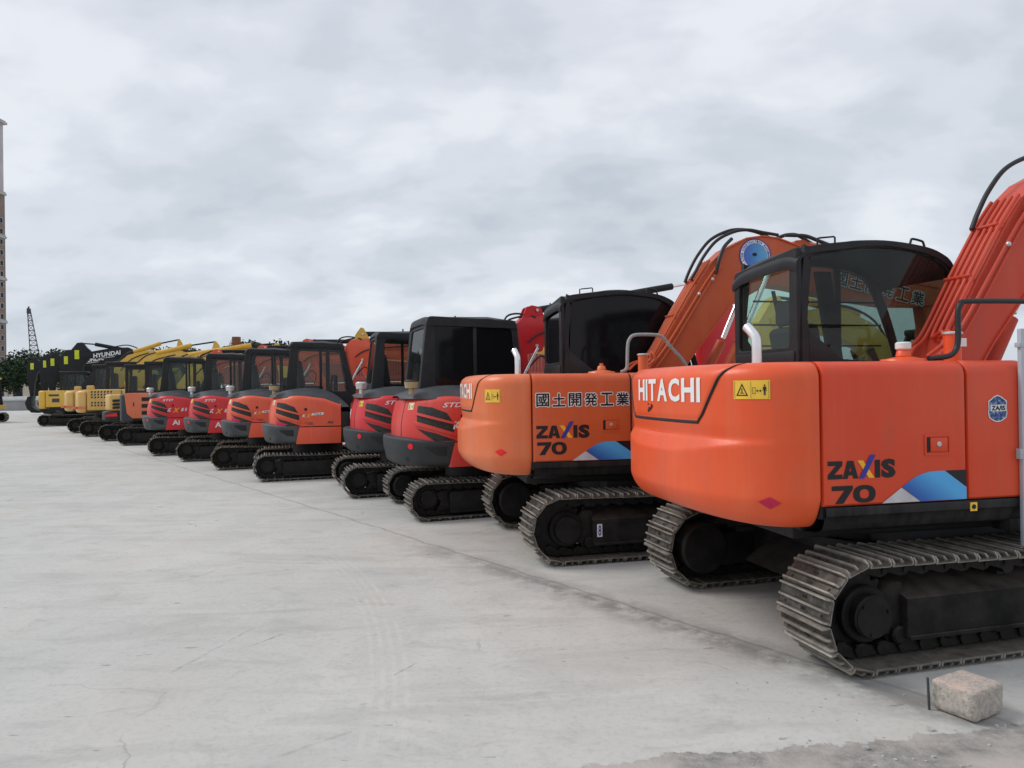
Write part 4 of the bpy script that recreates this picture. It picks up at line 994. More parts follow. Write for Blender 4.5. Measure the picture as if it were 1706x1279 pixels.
KSI3 = [(-0.39, 1.70), (-0.385, 2.52), (0.715, 2.485), (0.79, 1.66), (0.74, 1.63)]
def k_cabframe(KSO=KSO, KSI=KSI, mid=0.03, xf=0.62):
    m = MB(); o_ = rpoly(KSO, [.04, .085, .09, .03, .02], 5); i_ = rpoly(KSI, [.04, .07, .07, .03, .02], 5)
    for y in (-0.20, 0.79): m.ring(o_, i_, y, y + 0.055, bev=0.01)
    ro = rpoly([(-0.20, 1.55), (0.845, 1.55), (0.80, 2.60), (-0.155, 2.60)], [.02, .02, .09, .09], 4); ri = rpoly([(-0.10, 1.75), (0.745, 1.75), (0.72, 2.48), (-0.075, 2.48)], .06, 4)
    bm_ = MB().ring(ro, ri, -0.02, 0.03, axis='x', bev=.01)
    m.raw([(x - 0.60 + 0.115 * max(0, (z - 1.58)) / 1.0, y, z) for x, y, z in bm_.v], bm_.f)
    m.box(mid, mid + .05, -0.195, -0.165, 1.62, 2.50, .006); m.box(mid, mid + .05, 0.805, 0.84, 1.62, 2.50, .006)
    m.box(-0.62, xf, -0.19, 0.83, 1.20, 1.62, .03)
    return m
def k_roof(e_=0.0):
    m = MB(); pr = rpoly([(-0.54, 2.52), (-0.515, 2.615 + e_ * .1), (0.10 + e_, 2.632 + e_ * .1), (0.49 + e_, 2.585 + e_ * .1), (0.53 + e_, 2.50), (0.47 + e_, 2.535), (-0.48, 2.56)], [.02, .05, .3, .05, .02, .05, .05], 4)
    n = 10; rows = []
    for i in range(n + 1):
        v = i / n; e = abs(2 * v - 1) ** 6; rows.append([(x * (1 - .03 * e), -0.215 + 1.075 * v, z - .05 * e * (z > 2.5)) for x, z in pr])
    m.grid(rows, True); m.raw(rows[0], [tuple(range(len(pr)))]); m.raw(rows[-1], [tuple(range(len(pr)))]); return m
def midi(idx, label, loc, rz, uc_loc, uc_rz, body, boom_mat, glass_s, bowl_mat, marks, extra=None, reflector=True):
    root = empty('excavator', label, 'excavator', loc, rz, 'red and orange five tonne excavators in the middle of the row')
    rg = Rig(root, uc_loc, uc_rz); k = 'mid'
    near = idx <= 5
    undercarriage(rg, k, dict(xr=-0.955, xf=1.03, r=0.256, yo=0.98, w=0.40, pitch=0.135, gr=0.028, cover=(-0.95, 0.275, 0.105), cin=0.05, fin=0.05, fx=(-0.68, 0.85), fz=(0.37, 0.345, 0.10), nrol=5, rr=0.045, zup=0.68), M_MUD if idx == 6 else M_SHOED, detail=True)
    rg.uc(k + 'blade', 'dozer_blade', lambda: MB().prism([(1.62, .04), (1.68, .05), (1.70, .35), (1.64, .36), (1.58, .2)], -0.98, 0.98, bev=.01).box(.9, 1.62, -.5, -.4, .2, .32, .01).box(.9, 1.62, .4, .5, .2, .32, .01), body)
    bp = rg.up(k + 'bump', 'tail_bumper', k_bumper, M_CWT if idx < 5 else M_CWT2)
    def notch():
        m = MB(); put_poly(m, [(.72, .735), (.66, .735), (.65, .765), (.69, .785), (.73, .765)], lambda u, v: kb_pt(u, v, .003), .03); return m
    sub(k + 'notch', 'towing_eye', notch, M_RUB, bp, smooth=0)
    sub(k + 'pkt', 'handhold_shade', lambda: (lambda m: (put_poly(m, rpoly([(.11, .925), (.42, .93), (.30, .85), (.24, .815), (.11, .80)], .02, 3), lambda u, v: kb_pt(u, v, .003), .03), m)[1])(MB()), M_INK, bp, smooth=0)  # flat black patch painted for the shade inside the handhold; no hollow modelled
    if reflector: sub(k + 'ref', 'reflector', lambda: (lambda m: (put_poly(m, [(0.60 + .042 * math.cos(t * .4), .925 + .038 * math.sin(t * .4)) for t in range(16)], lambda u, v: kb_pt(u, v, .004), .03), m)[1])(MB()), M_REFL, bp, smooth=0)
    cv = rg.up(k + 'shell', 'engine_cover', k_shell, body)
    gl = sub(k + 'gril', 'grille_opening', k_grille, M_GRIL, cv, smooth=0)
    sub(k + 'slat', 'grille_slats', k_slats, body, cv)
    if not reflector: sub(k + 'mag', 'magenta_sticker', lambda: (lambda m: (put_poly(m, [(-0.78, 1.00), (-0.60, 1.00), (-0.52, 1.02), (-0.66, 1.07), (-0.78, 1.09)], km(.006), .05), m)[1])(MB()), M_MAG, cv, smooth=0)
    def seam():
        m = MB()
        for dx_ in (0.0,):
            Z = [1.0 + .5 * i / 12 for i in range(13)]; m.grid([[k_pt(1.62, z, .003) for z in Z], [k_pt(1.632, z, .003) for z in Z]])
        return m
    sub(k + 'seam', 'cover_seam', seam, M_RUB, cv, smooth=0)
    sub(k + 'warn', 'warning_sticker', lambda: (lambda m: (put_poly(m, [(-1.02, 1.385), (-0.90, 1.385), (-0.90, 1.475), (-1.02, 1.475)], km(.004), .04), m)[1])(MB()), M_YST if body is M_KRED else M_CRM, cv, smooth=0)
    if near: sub(k + 'warni', 'pictogram', lambda: warn_icon(km(.006), -1.02, -0.90, 1.385, 1.475), M_INK, cv, smooth=0)
    sub(k + 'hole', 'vent_hole', lambda: (lambda m: (put_poly(m, [(-0.225 + .028 * math.cos(t * .45), 1.30 + .028 * math.sin(t * .45)) for t in range(14)], km(.004)), m)[1])(MB()), M_RUB, cv, smooth=0)
    rg.up(k + 'dome', 'top_hood', k_dome, M_DOME)
    lp = rg.up(k + 'low', 'lower_side_panel', lambda: MB().prism([(-0.345, .972), (0.415, .965), (0.405, .66), (-0.405, .66)], -0.952, -0.80, bev=.012), body)
    rg.up(k + 'lowl', 'lower_side_panel', lambda: MB().prism([(-0.345, .972), (0.415, .965), (0.405, .66), (-0.405, .66)], 0.80, 0.952, bev=.012), body)
    rg.up(k + 'core', 'swing_frame', lambda: MB().box(-.45, .75, -.86, .86, .67, .97, .03).box(-.36, .38, -.82, .82, .95, 1.30, .03).box(.38, .58, -.9, .9, .66, 1.25, .04), M_RUB)
    rg.up(k + 'swing', 'swing_post', lambda: MB().prism([(.6, .65), (1.05, .75), (1.1, 1.15), (.95, 1.2), (.6, 1.05)], -.16, .16, bev=.02).cyl((.98, 0, .6), (.98, 0, 1.25), .1, 16), body)
    def std(m, t_, x0, x1, z0, z1, sh=.35): put_text(m, t_, km(.006), x0, x1, z0, z1, bold=.012, shear=sh)
    if marks == 'red':
        sub(k + 'mkw', 'white_lettering', lambda: (lambda m: (std(m, 'STD', -.47, -.22, 1.415, 1.475), put_text(m, 'K', km(.005), -.355, -.255, 1.14, 1.235, bold=.04, shear=.3), put_text(m, 'E', km(.005), -.03, .05, 1.15, 1.23, bold=.04, shear=.3), put_text(m, '5', km(.005), .06, .12, 1.15, 1.23, bold=.04, shear=.3), put_text(m, 'Ai', lambda u, v: (u, -.956, v), -.24, -.06, .79, .92, bold=.03), m)[-1])(MB()), M_WHT, cv, smooth=0)
        sub(k + 'mky', 'amber_x', lambda: (lambda m: (put_text(m, 'X', km(.005), -.23, -.06, 1.12, 1.235, bold=.03, shear=.4), m)[-1])(MB()), M_YX, cv, smooth=0)
    if marks == 'orange':
        sub(k + 'mow', 'white_lettering', lambda: (lambda m: (put_text(m, 'K', km(.006), -.285, -.225, 1.155, 1.205, bold=.04, shear=.3), put_poly(m, rpoly([(-.13, 1.185), (.09, 1.195), (.10, 1.24), (-.11, 1.225)], .008, 2), km(.005)), m)[-1])(MB()), M_WHT, cv, smooth=0)
        sub(k + 'moy', 'amber_x', lambda: (lambda m: (put_text(m, 'X', km(.006), -.215, -.13, 1.15, 1.215, bold=.03, shear=.4), m)[-1])(MB()), M_YX, cv, smooth=0)
        sub(k + 'mog', 'grey_lettering', lambda: (lambda m: (put_text(m, '163', km(.008), -.09, .06, 1.200, 1.222, bold=.03, shear=.3), put_text(m, 'Ai', km(.006), .16, .26, 1.03, 1.075, bold=.03), put_poly(m, [(-.25, 1.045), (-.10, 1.045), (-.10, 1.053), (-.25, 1.053)], km(.006)), put_poly(m, [(-.19, 1.02), (-.10, 1.02), (-.10, 1.03), (-.19, 1.03)], km(.006)), m)[-1])(MB()), M_INK, cv, smooth=0)
    # pre-cleaner bowl on its stalk
    pc = rg.up(k + 'bowl' , 'air_precleaner', lambda: MB().cyl((-.80, -.55, 1.585), (-.80, -.55, 1.665), .035, 16, bev=.004).cyl((-.80, -.55, 1.665), (-.80, -.55, 1.745), .082, 24, .092), bowl_mat)
    sub(k + 'bowlt', 'precleaner_cap', lambda: MB().cyl((-.80, -.55, 1.745), (-.80, -.55, 1.775), .098, 24, .07, bev=.006), M_CAB if bowl_mat is M_TAN else M_SILV, pc)
    # cab
    v3 = idx == 3; c3 = 'c3' if v3 else ''; Ki = KSI3 if v3 else KSI
    cab = rg.up(k + 'cab' + c3, 'cab', (lambda: k_cabframe(KSO3, KSI3, .15, .8)) if v3 else k_cabframe, M_CAB)
    sub(k + 'roof' + c3, 'roof', (lambda: k_roof(.30)) if v3 else k_roof, M_CAB, cab)
    sub(k + 'rb', 'roof_bolts', lambda: MB().cyl((-.05, 0, 2.62), (-.05, 0, 2.665), .012, 8).cyl((.33, 0, 2.60), (.33, 0, 2.64), .012, 8).box(.30, .40, .5, .62, 2.60, 2.65, .01), M_CAB, cab)
    i_ = rpoly(Ki, [.04, .07, .07, .03, .02], 5)
    sub(k + 'w1' + c3, 'side_window', lambda: MB().prism(i_, -0.175, -0.17), glass_s, cab, smooth=0)
    sub(k + 'w2' + c3, 'side_window', lambda: MB().prism(i_, 0.815, 0.82), G_MID if glass_s is not G_FILM else glass_s, cab, smooth=0)
    sub(k + 'w3', 'rear_window', lambda: MB().raw([(-.583, -.10, 1.75), (-.583, .745, 1.75), (-.50, .72, 2.48), (-.50, -.075, 2.48)], [(0, 1, 2, 3)]), G_MID, cab, smooth=0)
    a4, b4 = (.86, .78) if v3 else (.69, .475)
    sub(k + 'w4' + c3, 'windscreen', lambda: MB().raw([(a4, -.14, 1.62), (a4, .79, 1.62), (b4, .79, 2.52), (b4, -.14, 2.52)], [(0, 1, 2, 3)]), G_GREEN, cab, smooth=0)
    def seat():
        m = MB(); m.box(-.30, .10, .10, .56, 1.62, 1.74, .04, 3); m.box(-.42, -.28, .10, .56, 1.70, 2.25, .05, 3, rot=Matrix.Rotation(R(-8), 3, 'Y')); m.tube([(.25, -.05, 1.6), (.28, -.05, 1.95)], .018, 8, 0); m.tube([(.25, .70, 1.6), (.28, .70, 1.95)], .018, 8, 0); m.box(.3, .38, -.1, .0, 1.6, 1.95, .02); m.box(.16, .24, .72, .80, 1.62, 2.5, .01); return m
    sub(k + 'seat', 'seat', seat, M_SEAT, cab)
    # boom, bent forward over the blade
    zr = 0.0
    BL_ = (.27, 0, 0) if idx == 3 else None
    hi = idx == 3; tz = 1.0 if hi else 0.0
    B = [(.90, 1.05), (.66, 1.4), (.54, 2.10), (.56, 2.56), (.66, 2.655), (.95, 2.675), (1.4, 2.69), (2.4, 2.62 + .14 * tz), (3.3, 2.50 + .36 * tz), (3.42, 2.42 + .38 * tz), (3.38, 2.30 + .36 * tz), (2.6, 2.36 + .14 * tz), (1.6, 2.42), (1.20, 2.42), (1.0, 2.30), (.95, 2.17), (.72, 2.13), (.76, 1.5), (1.08, 1.12)]
    kb = k; k = k + ('h' if hi else 'l')
    bo = rg.up(k + 'boom', 'boom', lambda: MB().prism(B, -.10, .10, bev=.008, ang=50), boom_mat, loc=BL_)
    bk_ = rpoly([(.70, 2.58), (.74, 2.76), (.84, 2.90), (.90, 2.885), (1.02, 2.66)], .03, 3) if idx == 5 else rpoly([(.64, 2.62), (.72, 2.80), (.80, 2.835), (.94, 2.81), (1.0, 2.66)], .03, 3)
    sub(k + ('bbr5' if idx == 5 else 'bbr'), 'cylinder_bracket', lambda: MB().prism(bk_, -.085, -.06).prism(bk_, .06, .085).cyl((.88, -.10, 2.765), (.88, .10, 2.765), .028, 12), M_YEL if idx == 5 else boom_mat, bo)
    sub(k + 'bpin', 'pin', lambda: MB().cyl((.88, -.112, 2.765), (.88, -.086, 2.765), .022, 12), M_SILV, bo); sub(k + 'bpi2', 'pin', lambda: MB().cyl((.86, -.125, 2.25), (.86, -.10, 2.25), .024, 12), M_SILV, bo)
    sub(k + 'bho', 'hoses', lambda: MB().tube([(.35, -.05, 2.50), (.42, -.05, 2.66), (.55, -.05, 2.71), (.72, -.05, 2.70), (.85, -.11, 2.66)], .014, 8, 5).tube([(.38, .02, 2.45), (.45, .02, 2.60), (.58, .02, 2.66), (.8, .02, 2.70)], .014, 8, 5).tube([(.72, -.12, 2.30), (.9, -.12, 2.42), (1.2, -.12, 2.48), (2.2, -.12, 2.56)], .012, 8, 5).tube([(.75, -.1, 1.95), (.90, -.16, 2.1), (1.0, -.16, 2.0), (.96, -.14, 1.8)], .013, 8, 5), M_HOSE, bo)
    ac = rg.up(k + 'acy', 'arm_cylinder', lambda: MB().cyl((.90, 0, 2.77), (3.20, 0, 3.20) if hi else (2.3, 0, 2.78), .052, 18, bev=.006), M_BLKB, loc=BL_)
    sub(k + 'acr', 'piston_rod', lambda: MB().cyl((3.18, 0, 3.196) if hi else (2.28, 0, 2.78), (3.62, 0, 3.28) if hi else (3.30, 0, 2.76), .024, 14), M_CHR, ac)
    bc = rg.up(k + 'bcy', 'boom_cylinder', lambda: MB().cyl((1.12, 0, .78), (.98, 0, 1.5), .055, 18, bev=.006).cyl((.72, -.15, 1.72), (.66, -.15, 1.5), .03, 12), M_BLKB, loc=BL_)
    sub(k + 'bcr', 'piston_rod', lambda: MB().cyl((.62, -.14, 1.80), (.86, -.14, 2.22), .022, 14), M_CHR, bc)
    rg.up(k + 'arm', 'arm', lambda: MB().prism([(3.30, 2.80), (3.45, 3.03), (3.62, 3.12), (3.68, 3.32), (3.80, 3.34), (4.3, 2.9), (4.4, 2.2), (4.35, 1.1), (3.95, 1.0), (3.66, 1.9), (3.68, 2.5)] if hi else [(3.15, 2.45), (3.25, 2.78), (3.36, 2.80), (3.55, 2.4), (4.15, 1.1), (4.05, 1.0), (3.93, 1.05)], -.085, .085, bev=.008, ang=50), boom_mat, loc=BL_)
    rg.up(k + 'bkt', 'bucket', lambda: MB().prism([(4.05, 1.1), (4.2, 1.05), (4.3, .7), (4.2, .35), (3.95, .12), (3.6, .1), (3.5, .2), (3.75, .3), (3.95, .5), (3.98, .9)], -.32, .32, bev=.01), M_BLK)
    return root
M_GRIL = plain('dark grille mesh', (0.006, 0.006, 0.006), 0.6, scale=60, col2=(0.05, 0.055, 0.05), bmp=0.3)
def ul(dx, dth, th_up): # undercarriage offset in the upper frame when the upper sits dx forward of it
    return (-dx, 0, 0), dth
MID = [
    (3, 'red excavator with blackened cab windows and a tan filter bowl, between the orange pair and the rest', (-.481, 10.174), 20, -.27, M_KSC, M_SCAR, G_FILM, M_TAN, 'red', True),
] if False else []
M_KSC = paint('light red paint', (0.66, 0.04, 0.032), (0.72, 0.11, 0.08))
for (idx, label, o, th, dx, body, bmat, gs, bw, marks, refl, dth) in [
    (3, 'light red excavator with blacked-out cab windows and a tan filter bowl', (-.481, 10.174), 20, -.27, M_KSC, M_SCAR, G_FILM, M_TAN, 'red', True, 0),
    (4, 'dark red excavator with a silver filter cap, half behind the blacked-out cab', (-1.75, 12.163), 17, -.03, M_KRED, M_KOR, G_MID, M_SILV, 'red', True, 2),
    (5, 'orange excavator with tan filter bowl and small white flank badge, whole side in view', (-3.87, 14.291), 15, .02, M_KOR, M_KOR, G_MID, M_TAN, 'orange', False, 4),
    (6, 'orange excavator with muddy brown tracks, directly left of the one with the tan bowl', (-5.511, 16.349), 15, .03, M_KOR, M_KOR, G_MID, M_SILV, 'orange', False, 5),
    (7, 'dark red excavator between the muddy-tracked orange one and the leftmost red one', (-7.117, 18.263), 16, -.05, M_KRED, M_KOR, G_MID, M_SILV, 'red', True, 3),
    (8, 'leftmost red excavator, white letters on its flank, beside the salmon orange machine', (-8.733, 19.958), 20, -.30, M_KRED, M_KOR, G_MID, M_SILV, 'red', True, 4)]:
    a = R(th); off = (dx * math.cos(a), dx * math.sin(a))
    midi(idx, label, (o[0] + off[0], o[1] + off[1], 0), a, (-dx, 0, 0), R(dth), body, bmat, gs, bw, marks, reflector=refl)

# ------------------------------------------------------------------ generic diggers for the far end and the facing row
def digger(label, loc, rz, body, boom_mat, style, group, sc=1.0, boom='low', lettering=None, sticker=None, vents=None, seedk='g'):
    root = empty('excavator', label, 'excavator', loc, rz, group); root.scale = (sc, sc, sc)
    rg = Rig(root); k = 'gen' + style
    undercarriage(rg, 'gen', dict(xr=-0.955, xf=1.15, r=0.29, yo=1.03, w=0.42, pitch=0.16, gr=0.020, cover=(-0.95, 0.30, 0.12), cin=0.05, fin=0.05, fx=(-0.68, 0.95), fz=(0.40, 0.37, 0.12), nrol=5, rr=0.045, zup=0.8), M_SHOED, detail=False)
    rg.up('genbase', 'swing_frame', lambda: MB().box(-.75, 1.1, -.93, .93, .76, .90, .03).box(-.55, .1, -.88, .88, .88, 1.5, .02), M_BLK)
    if style == 'A':   # smooth body, split tail weight with hazard band
        cw = rg.up(k + 'cw', 'counterweight', lambda: MB().prism([(-1.0, -1.0), (-1.28, -.9), (-1.42, -.5), (-1.42, .5), (-1.28, .9), (-1.0, 1.0)], .84, 1.62, axis='z', bev=.10, seg=4), body)
        sub(k + 'rs', 'reflector_strip', lambda: MB().box(-1.425, -1.27, -.86, -.60, .98, 1.06, 0, rot=Matrix.Rotation(R(-30), 3, 'Z')).box(-1.27, -1.02, -.985, -.962, .98, 1.06, 0, rot=Matrix.Rotation(R(-14), 3, 'Z')), M_OR3, cw)
        sp = rg.up(k + 'sp', 'side_panel', lambda: MB().box(-.985, .10, -1.0, -.6, .92, 1.66, .05, 3).box(.115, .85, -1.0, -.6, .92, 1.66, .05, 3), body)
        def lou():
            m = MB()
            for r_ in range(6):
                if r_ == 3: continue
                for c_ in range(7):
                    x = -.86 + c_ * .10; z = 1.54 - r_ * .095; m.prism([(x, z), (x + .05, z), (x + .07, z + .06), (x + .02, z + .06)], -1.004, -1.0)
            return m
        sub(k + 'lo', 'louvres', lou, M_RUB, sp, smooth=0)
        sub(k + 'lg', 'dark_logo', lambda: MB().cyl((.30, -1.003, 1.32), (.30, -1.0, 1.32), .16, 20), M_MAST, sp)
        sub(k + 'lt', 'white_lettering', lambda: (lambda m: (put_text(m, 'ST', lambda u, v: (u, -1.008, v), .18, .46, 1.26, 1.40, bold=.04), m)[1])(MB()), M_WHT, sp, smooth=0)
        rg.up(k + 'hd', 'engine_hood', lambda: MB().box(-1.2, .1, -.6, .9, 1.4, 1.655, .04).box(-1.0, -.78, -.95, -.7, 1.6, 1.80, .04), body)
    elif style == 'B': # slatted vents over a black tail weight
        cw = rg.up(k + 'cw', 'tail_bumper', lambda: MB().prism([(-.6, -.98), (-1.05, -.85), (-1.22, -.4), (-1.22, .4), (-1.05, .85), (-.6, .98)], .70, 1.02, axis='z', bev=.06, seg=3), M_CWT)
        sub(k + 'rs', 'reflector_strip', lambda: MB().prism([(-1.0, .90), (-.68, .97), (-.64, .84), (-1.02, .84)], -1.0, -.96), M_REFL, cw)
        sp = rg.up(k + 'sp', 'engine_cover', lambda: MB().prism([(-.1, -.95), (-.9, -.90), (-1.10, -.5), (-1.10, .5), (-.9, .90), (-.1, .95)], 1.03, 1.60, axis='z', bev=.07, seg=3), body)
        sub(k + 'lo', 'vents', lambda: MB().prism([(-.80, 1.42), (-.28, 1.44), (-.33, 1.36), (-.80, 1.34)], -.965, -.90).prism([(-.80, 1.29), (-.42, 1.31), (-.46, 1.23), (-.80, 1.21)], -.965, -.90).prism([(-.80, 1.17), (-.52, 1.19), (-.58, 1.11), (-.80, 1.10)], -.965, -.90), M_RUB, sp, smooth=0)
        rg.up(k + 'lp', 'lower_side_panel', lambda: MB().prism([(-.55, 1.02), (-.1, 1.55), (.4, 1.5), (.4, .80), (-.3, .80)], -.97, -.6, bev=.03), body)
    elif style == 'C': # square panel with three vents, grey corner
        cw = rg.up(k + 'cw', 'tail_bumper', lambda: MB().prism([(-.75, -.98), (-1.12, -.8), (-1.22, -.4), (-1.22, .4), (-1.12, .8), (-.75, .98)], .72, 1.62, axis='z', bev=.08, seg=3), M_CWT)
        sp = rg.up(k + 'sp', 'side_panel', lambda: MB().prism([(-1.0, 1.60), (-.92, 1.64), (.3, 1.64), (.3, .84), (-.78, .84), (-.94, 1.0)], -1.0, -.6, bev=.03), body)
        sub(k + 'lo', 'vents', lambda: MB().box(-.52, -.22, -1.004, -.99, 1.38, 1.50, 0).box(-.52, -.22, -1.004, -.99, 1.17, 1.29, 0).box(-.52, -.22, -1.004, -.99, .95, 1.07, 0).box(-.76, -.73, -1.004, -.99, 1.22, 1.34, 0), M_RUB, sp, smooth=0)
        rg.up(k + 'hd', 'engine_hood', lambda: MB().box(-1.0, .1, -.6, .9, 1.4, 1.635, .04), body)
    else:              # 'D' plain tall box body
        cw = rg.up(k + 'cw', 'counterweight', lambda: MB().prism([(-.9, -1.0), (-1.2, -.9), (-1.3, -.5), (-1.3, .5), (-1.2, .9), (-.9, 1.0)], .84, 1.72, axis='z', bev=.08, seg=3), body)
        sp = rg.up(k + 'sp', 'side_panel', lambda: MB().box(-.88, -.05, -1.0, -.6, .92, 1.72, .04, 3).box(-.035, .35, -1.0, -.6, .92, 1.72, .04, 3), body)
        sub(k + 'lt', 'dark_lettering', lambda: (lambda m: (put_text(m, 'KOMI', lambda u, v: (u, -1.004, v), -.76, -.30, 1.42, 1.55, bold=.04), put_text(m, '68', lambda u, v: (u, -1.004, v), -.62, -.26, 1.15, 1.36, bold=.04), m)[-1])(MB()) if False else MB().box(-.74, -.30, -1.003, -1.0, 1.44, 1.54, 0).box(-.60, -.28, -1.003, -1.0, 1.15, 1.34, 0), M_MAST, sp, smooth=0)
        rg.up(k + 'hd', 'engine_hood', lambda: MB().box(-1.1, .1, -.6, .9, 1.4, 1.715, .04), body)
    # cab
    CO = rpoly([(-.55, 1.0), (-.52, 2.62), (.55, 2.60), (.85, 1.9), (.85, 1.0)], [.03, .08, .12, .05, .03], 4); CI = rpoly([(-.44, 1.68), (-.42, 2.5), (.48, 2.48), (.74, 1.88), (.70, 1.60)], [.03, .06, .08, .05, .03], 4)
    cab = rg.up('gencab', 'cab', lambda: MB().ring(CO, CI, -.06, -.01).ring(CO, CI, .83, .88).box(-.55, .84, -.05, .87, 1.0, 1.60, .02).box(.10, .15, -.055, -.02, 1.6, 2.55, .004), M_CAB)
    sub('gencabr', 'roof', lambda: MB().box(-.56, .60, -.08, .90, 2.55, 2.67, .04, 3), M_YEL if style == 'Y' else M_CAB, cab)
    sub('gencw', 'side_window', lambda: MB().prism(CI, -.04, -.035), G_MID, cab, smooth=0); sub('gencw2', 'side_window', lambda: MB().prism(CI, .85, .855), G_MID, cab, smooth=0)
    sub('gencw3', 'rear_window', lambda: MB().box(-.54, -.535, -.01, .83, 1.62, 2.55, 0), G_DARK, cab, smooth=0)
    sub('gencs', 'seat', lambda: MB().box(-.25, .2, .15, .6, 1.6, 1.72, .04).box(-.35, -.22, .15, .6, 1.6, 2.25, .04), M_SEAT, cab)
    # boom
    if boom == 'low':   # arched boom, arm hanging in front
        B = [(.25, 1.25), (.35, 1.75), (.8, 2.40), (1.3, 2.80), (1.9, 3.02), (2.6, 3.06), (3.6, 2.93), (3.75, 2.85), (3.70, 2.70), (2.9, 2.62), (2.2, 2.55), (1.6, 2.32), (1.0, 1.80), (.55, 1.22)]
        A = [(3.40, 3.12), (3.52, 3.28), (3.66, 3.22), (3.98, 2.78), (3.85, 1.2), (3.68, 1.1), (3.62, 2.3)]
        cyl = ((1.55, 2.98), (2.75, 3.20), (3.50, 3.26))
    elif boom in ('arch', 'arch2'):
        qa, qb = (.66, .09) if boom == 'arch' else (.80, -.14)
        q_ = lambda L: [(.15 + (x - .25) * qa, z + qb * max(0, (z - 1.3)) / 2) for x, z in L]
        B = q_([(.25, 1.25), (.20, 1.95), (.5, 2.55), (1.2, 2.95), (2.2, 3.14), (2.9, 3.14), (3.5, 3.22), (4.1, 3.18), (4.1, 2.98), (3.6, 2.86), (2.9, 2.76), (2.2, 2.60), (1.6, 2.3), (1.0, 1.85), (.55, 1.22)])
        A = q_([(3.72, 3.05), (3.88, 3.24), (3.98, 3.57), (4.06, 3.60), (4.22, 3.42), (4.25, 3.0), (4.05, 1.4), (3.85, 1.3), (3.80, 2.4)])
        cyl = q_([(1.5, 3.08), (3.0, 3.42), (4.02, 3.57)])
    elif boom == 'fold': # tall boom with the arm tucked down in front
        B = [(.25, 1.25), (.30, 1.8), (.70, 2.65), (1.10, 3.15), (1.55, 3.38), (2.2, 3.35), (3.3, 3.14), (3.5, 3.05), (3.45, 2.9), (2.6, 2.86), (1.75, 2.82), (1.35, 2.55), (.95, 1.95), (.55, 1.22)]
        A = [(2.95, 3.10), (3.22, 3.36), (3.40, 3.60), (3.60, 3.58), (3.93, 3.15), (3.90, 2.4), (3.74, 1.1), (3.58, 1.0), (3.50, 1.9), (3.36, 2.6)]
        cyl = ((0.95, 3.12), (2.9, 3.52), (3.45, 3.56))
    bo = rg.up('genboom' + boom, 'boom', lambda: MB().prism(B, -.42, -.14, bev=.01, ang=50), boom_mat)
    rg.up('genarm' + boom, 'arm', lambda: MB().prism(A, -.40, -.16, bev=.01, ang=50), boom_mat)
    acy = rg.up('genacy' + boom, 'arm_cylinder', lambda: MB().cyl((cyl[0][0], -.28, cyl[0][1]), (cyl[1][0], -.28, cyl[1][1]), .085, 14), boom_mat)
    sub('genacr' + boom, 'piston_rod', lambda: MB().cyl((cyl[1][0], -.28, cyl[1][1]), (cyl[2][0], -.28, cyl[2][1]), .03, 10), M_BLKB, acy)
    rg.up('genbcy' + boom, 'boom_cylinder', lambda: MB().cyl((.8, -.50, 1.0), (1.45, -.50, 2.3), .06, 12).cyl((.8, -.06, 1.0), (1.45, -.06, 2.3), .06, 12), M_BLKB)
    rg.up('genbkt' + boom, 'bucket', lambda: MB().prism([(3.55, 1.2), (3.8, 1.15), (3.95, .75), (3.85, .4), (3.6, .15), (3.2, .12), (3.1, .25), (3.4, .35), (3.6, .55), (3.6, .95)], -.65, .1, bev=.01), M_BLK)
    sub('genhose' + boom, 'hydraulic_hoses', lambda: MB().tube([(B[2][0] - .03, -.2, B[2][1] - .1), (B[3][0] - .1, -.2, B[3][1] + .05), (B[4][0], -.2, B[4][1] + .10), (B[5][0], -.2, B[5][1] + .03)], .025, 8, 5).tube([(B[2][0] + .2, -.43, B[2][1] - .2), (B[3][0] + .15, -.43, B[3][1] - .15), (B[4][0] + .1, -.43, B[4][1] - .1)], .02, 8, 5), M_HOSE, bo)
    if lettering:
        sgn = lettering[1]
        def lt():
            m = MB(); y = -.424 if sgn < 0 else -.136
            f = (lambda u, v: (u, y, v - (u - 2.4) * .15)) if sgn < 0 else (lambda u, v: (4.9 - u, y, v + (u - 2.5) * .15))
            put_text(m, lettering[0], f, 1.95, 3.05, 2.97, 3.17, bold=.03); put_text(m, 'HYUNDAI', f, 2.2, 2.8, 2.90, 2.94, bold=.03)
            return m
        sub('genlet%s%d' % (boom, sgn), 'white_lettering', lt, M_WHT, bo, smooth=0)
    if sticker:
        rg.up('genstk' + boom, 'lime_sticker', lambda: MB().box(3.52, 3.70, -.16, -.152, 2.85, 3.25, 0).box(3.52, 3.70, -.412, -.404, 2.85, 3.25, 0), M_LIME)
    return root
GF = 'yellow and orange excavators at the far end of the row'
digger('salmon orange excavator with three square vents and a dark grey tail corner', (-11.5, 23.75, 0), R(20), M_OR3, M_YEL, 'C', GF, 1.0, 'low')
digger('yellow excavator with slanted vents over a black tail and a wide red reflector', (-13.3, 25.9, 0), R(20), M_YEL2, M_YEL, 'B', GF, 1.0, 'low')
digger('sand yellow excavator with rows of louvres and a round dark badge', (-15.45, 28.6, 0), R(20), M_YEL2, M_YEL, 'A', GF, 1.08, 'arch2')
digger('sand yellow excavator whose rounded tail weight peeks out beside the louvred one', (-17.5, 31.2, 0), R(20), M_YEL2, M_YEL, 'A', GF, 1.08, 'arch')
digger('bright yellow excavator at the far left end of the row, dark marks on its flank', (-22.95, 37.6, 0), R(16), M_YEL, M_BLKB, 'D', GF, 1.05, 'low')
dz_ = empty('bulldozer', 'yellow tracked machine cut off by the left edge, green cab glass over a yellow sill', 'bulldozer', (-31.6, 42.2, 0), R(5))
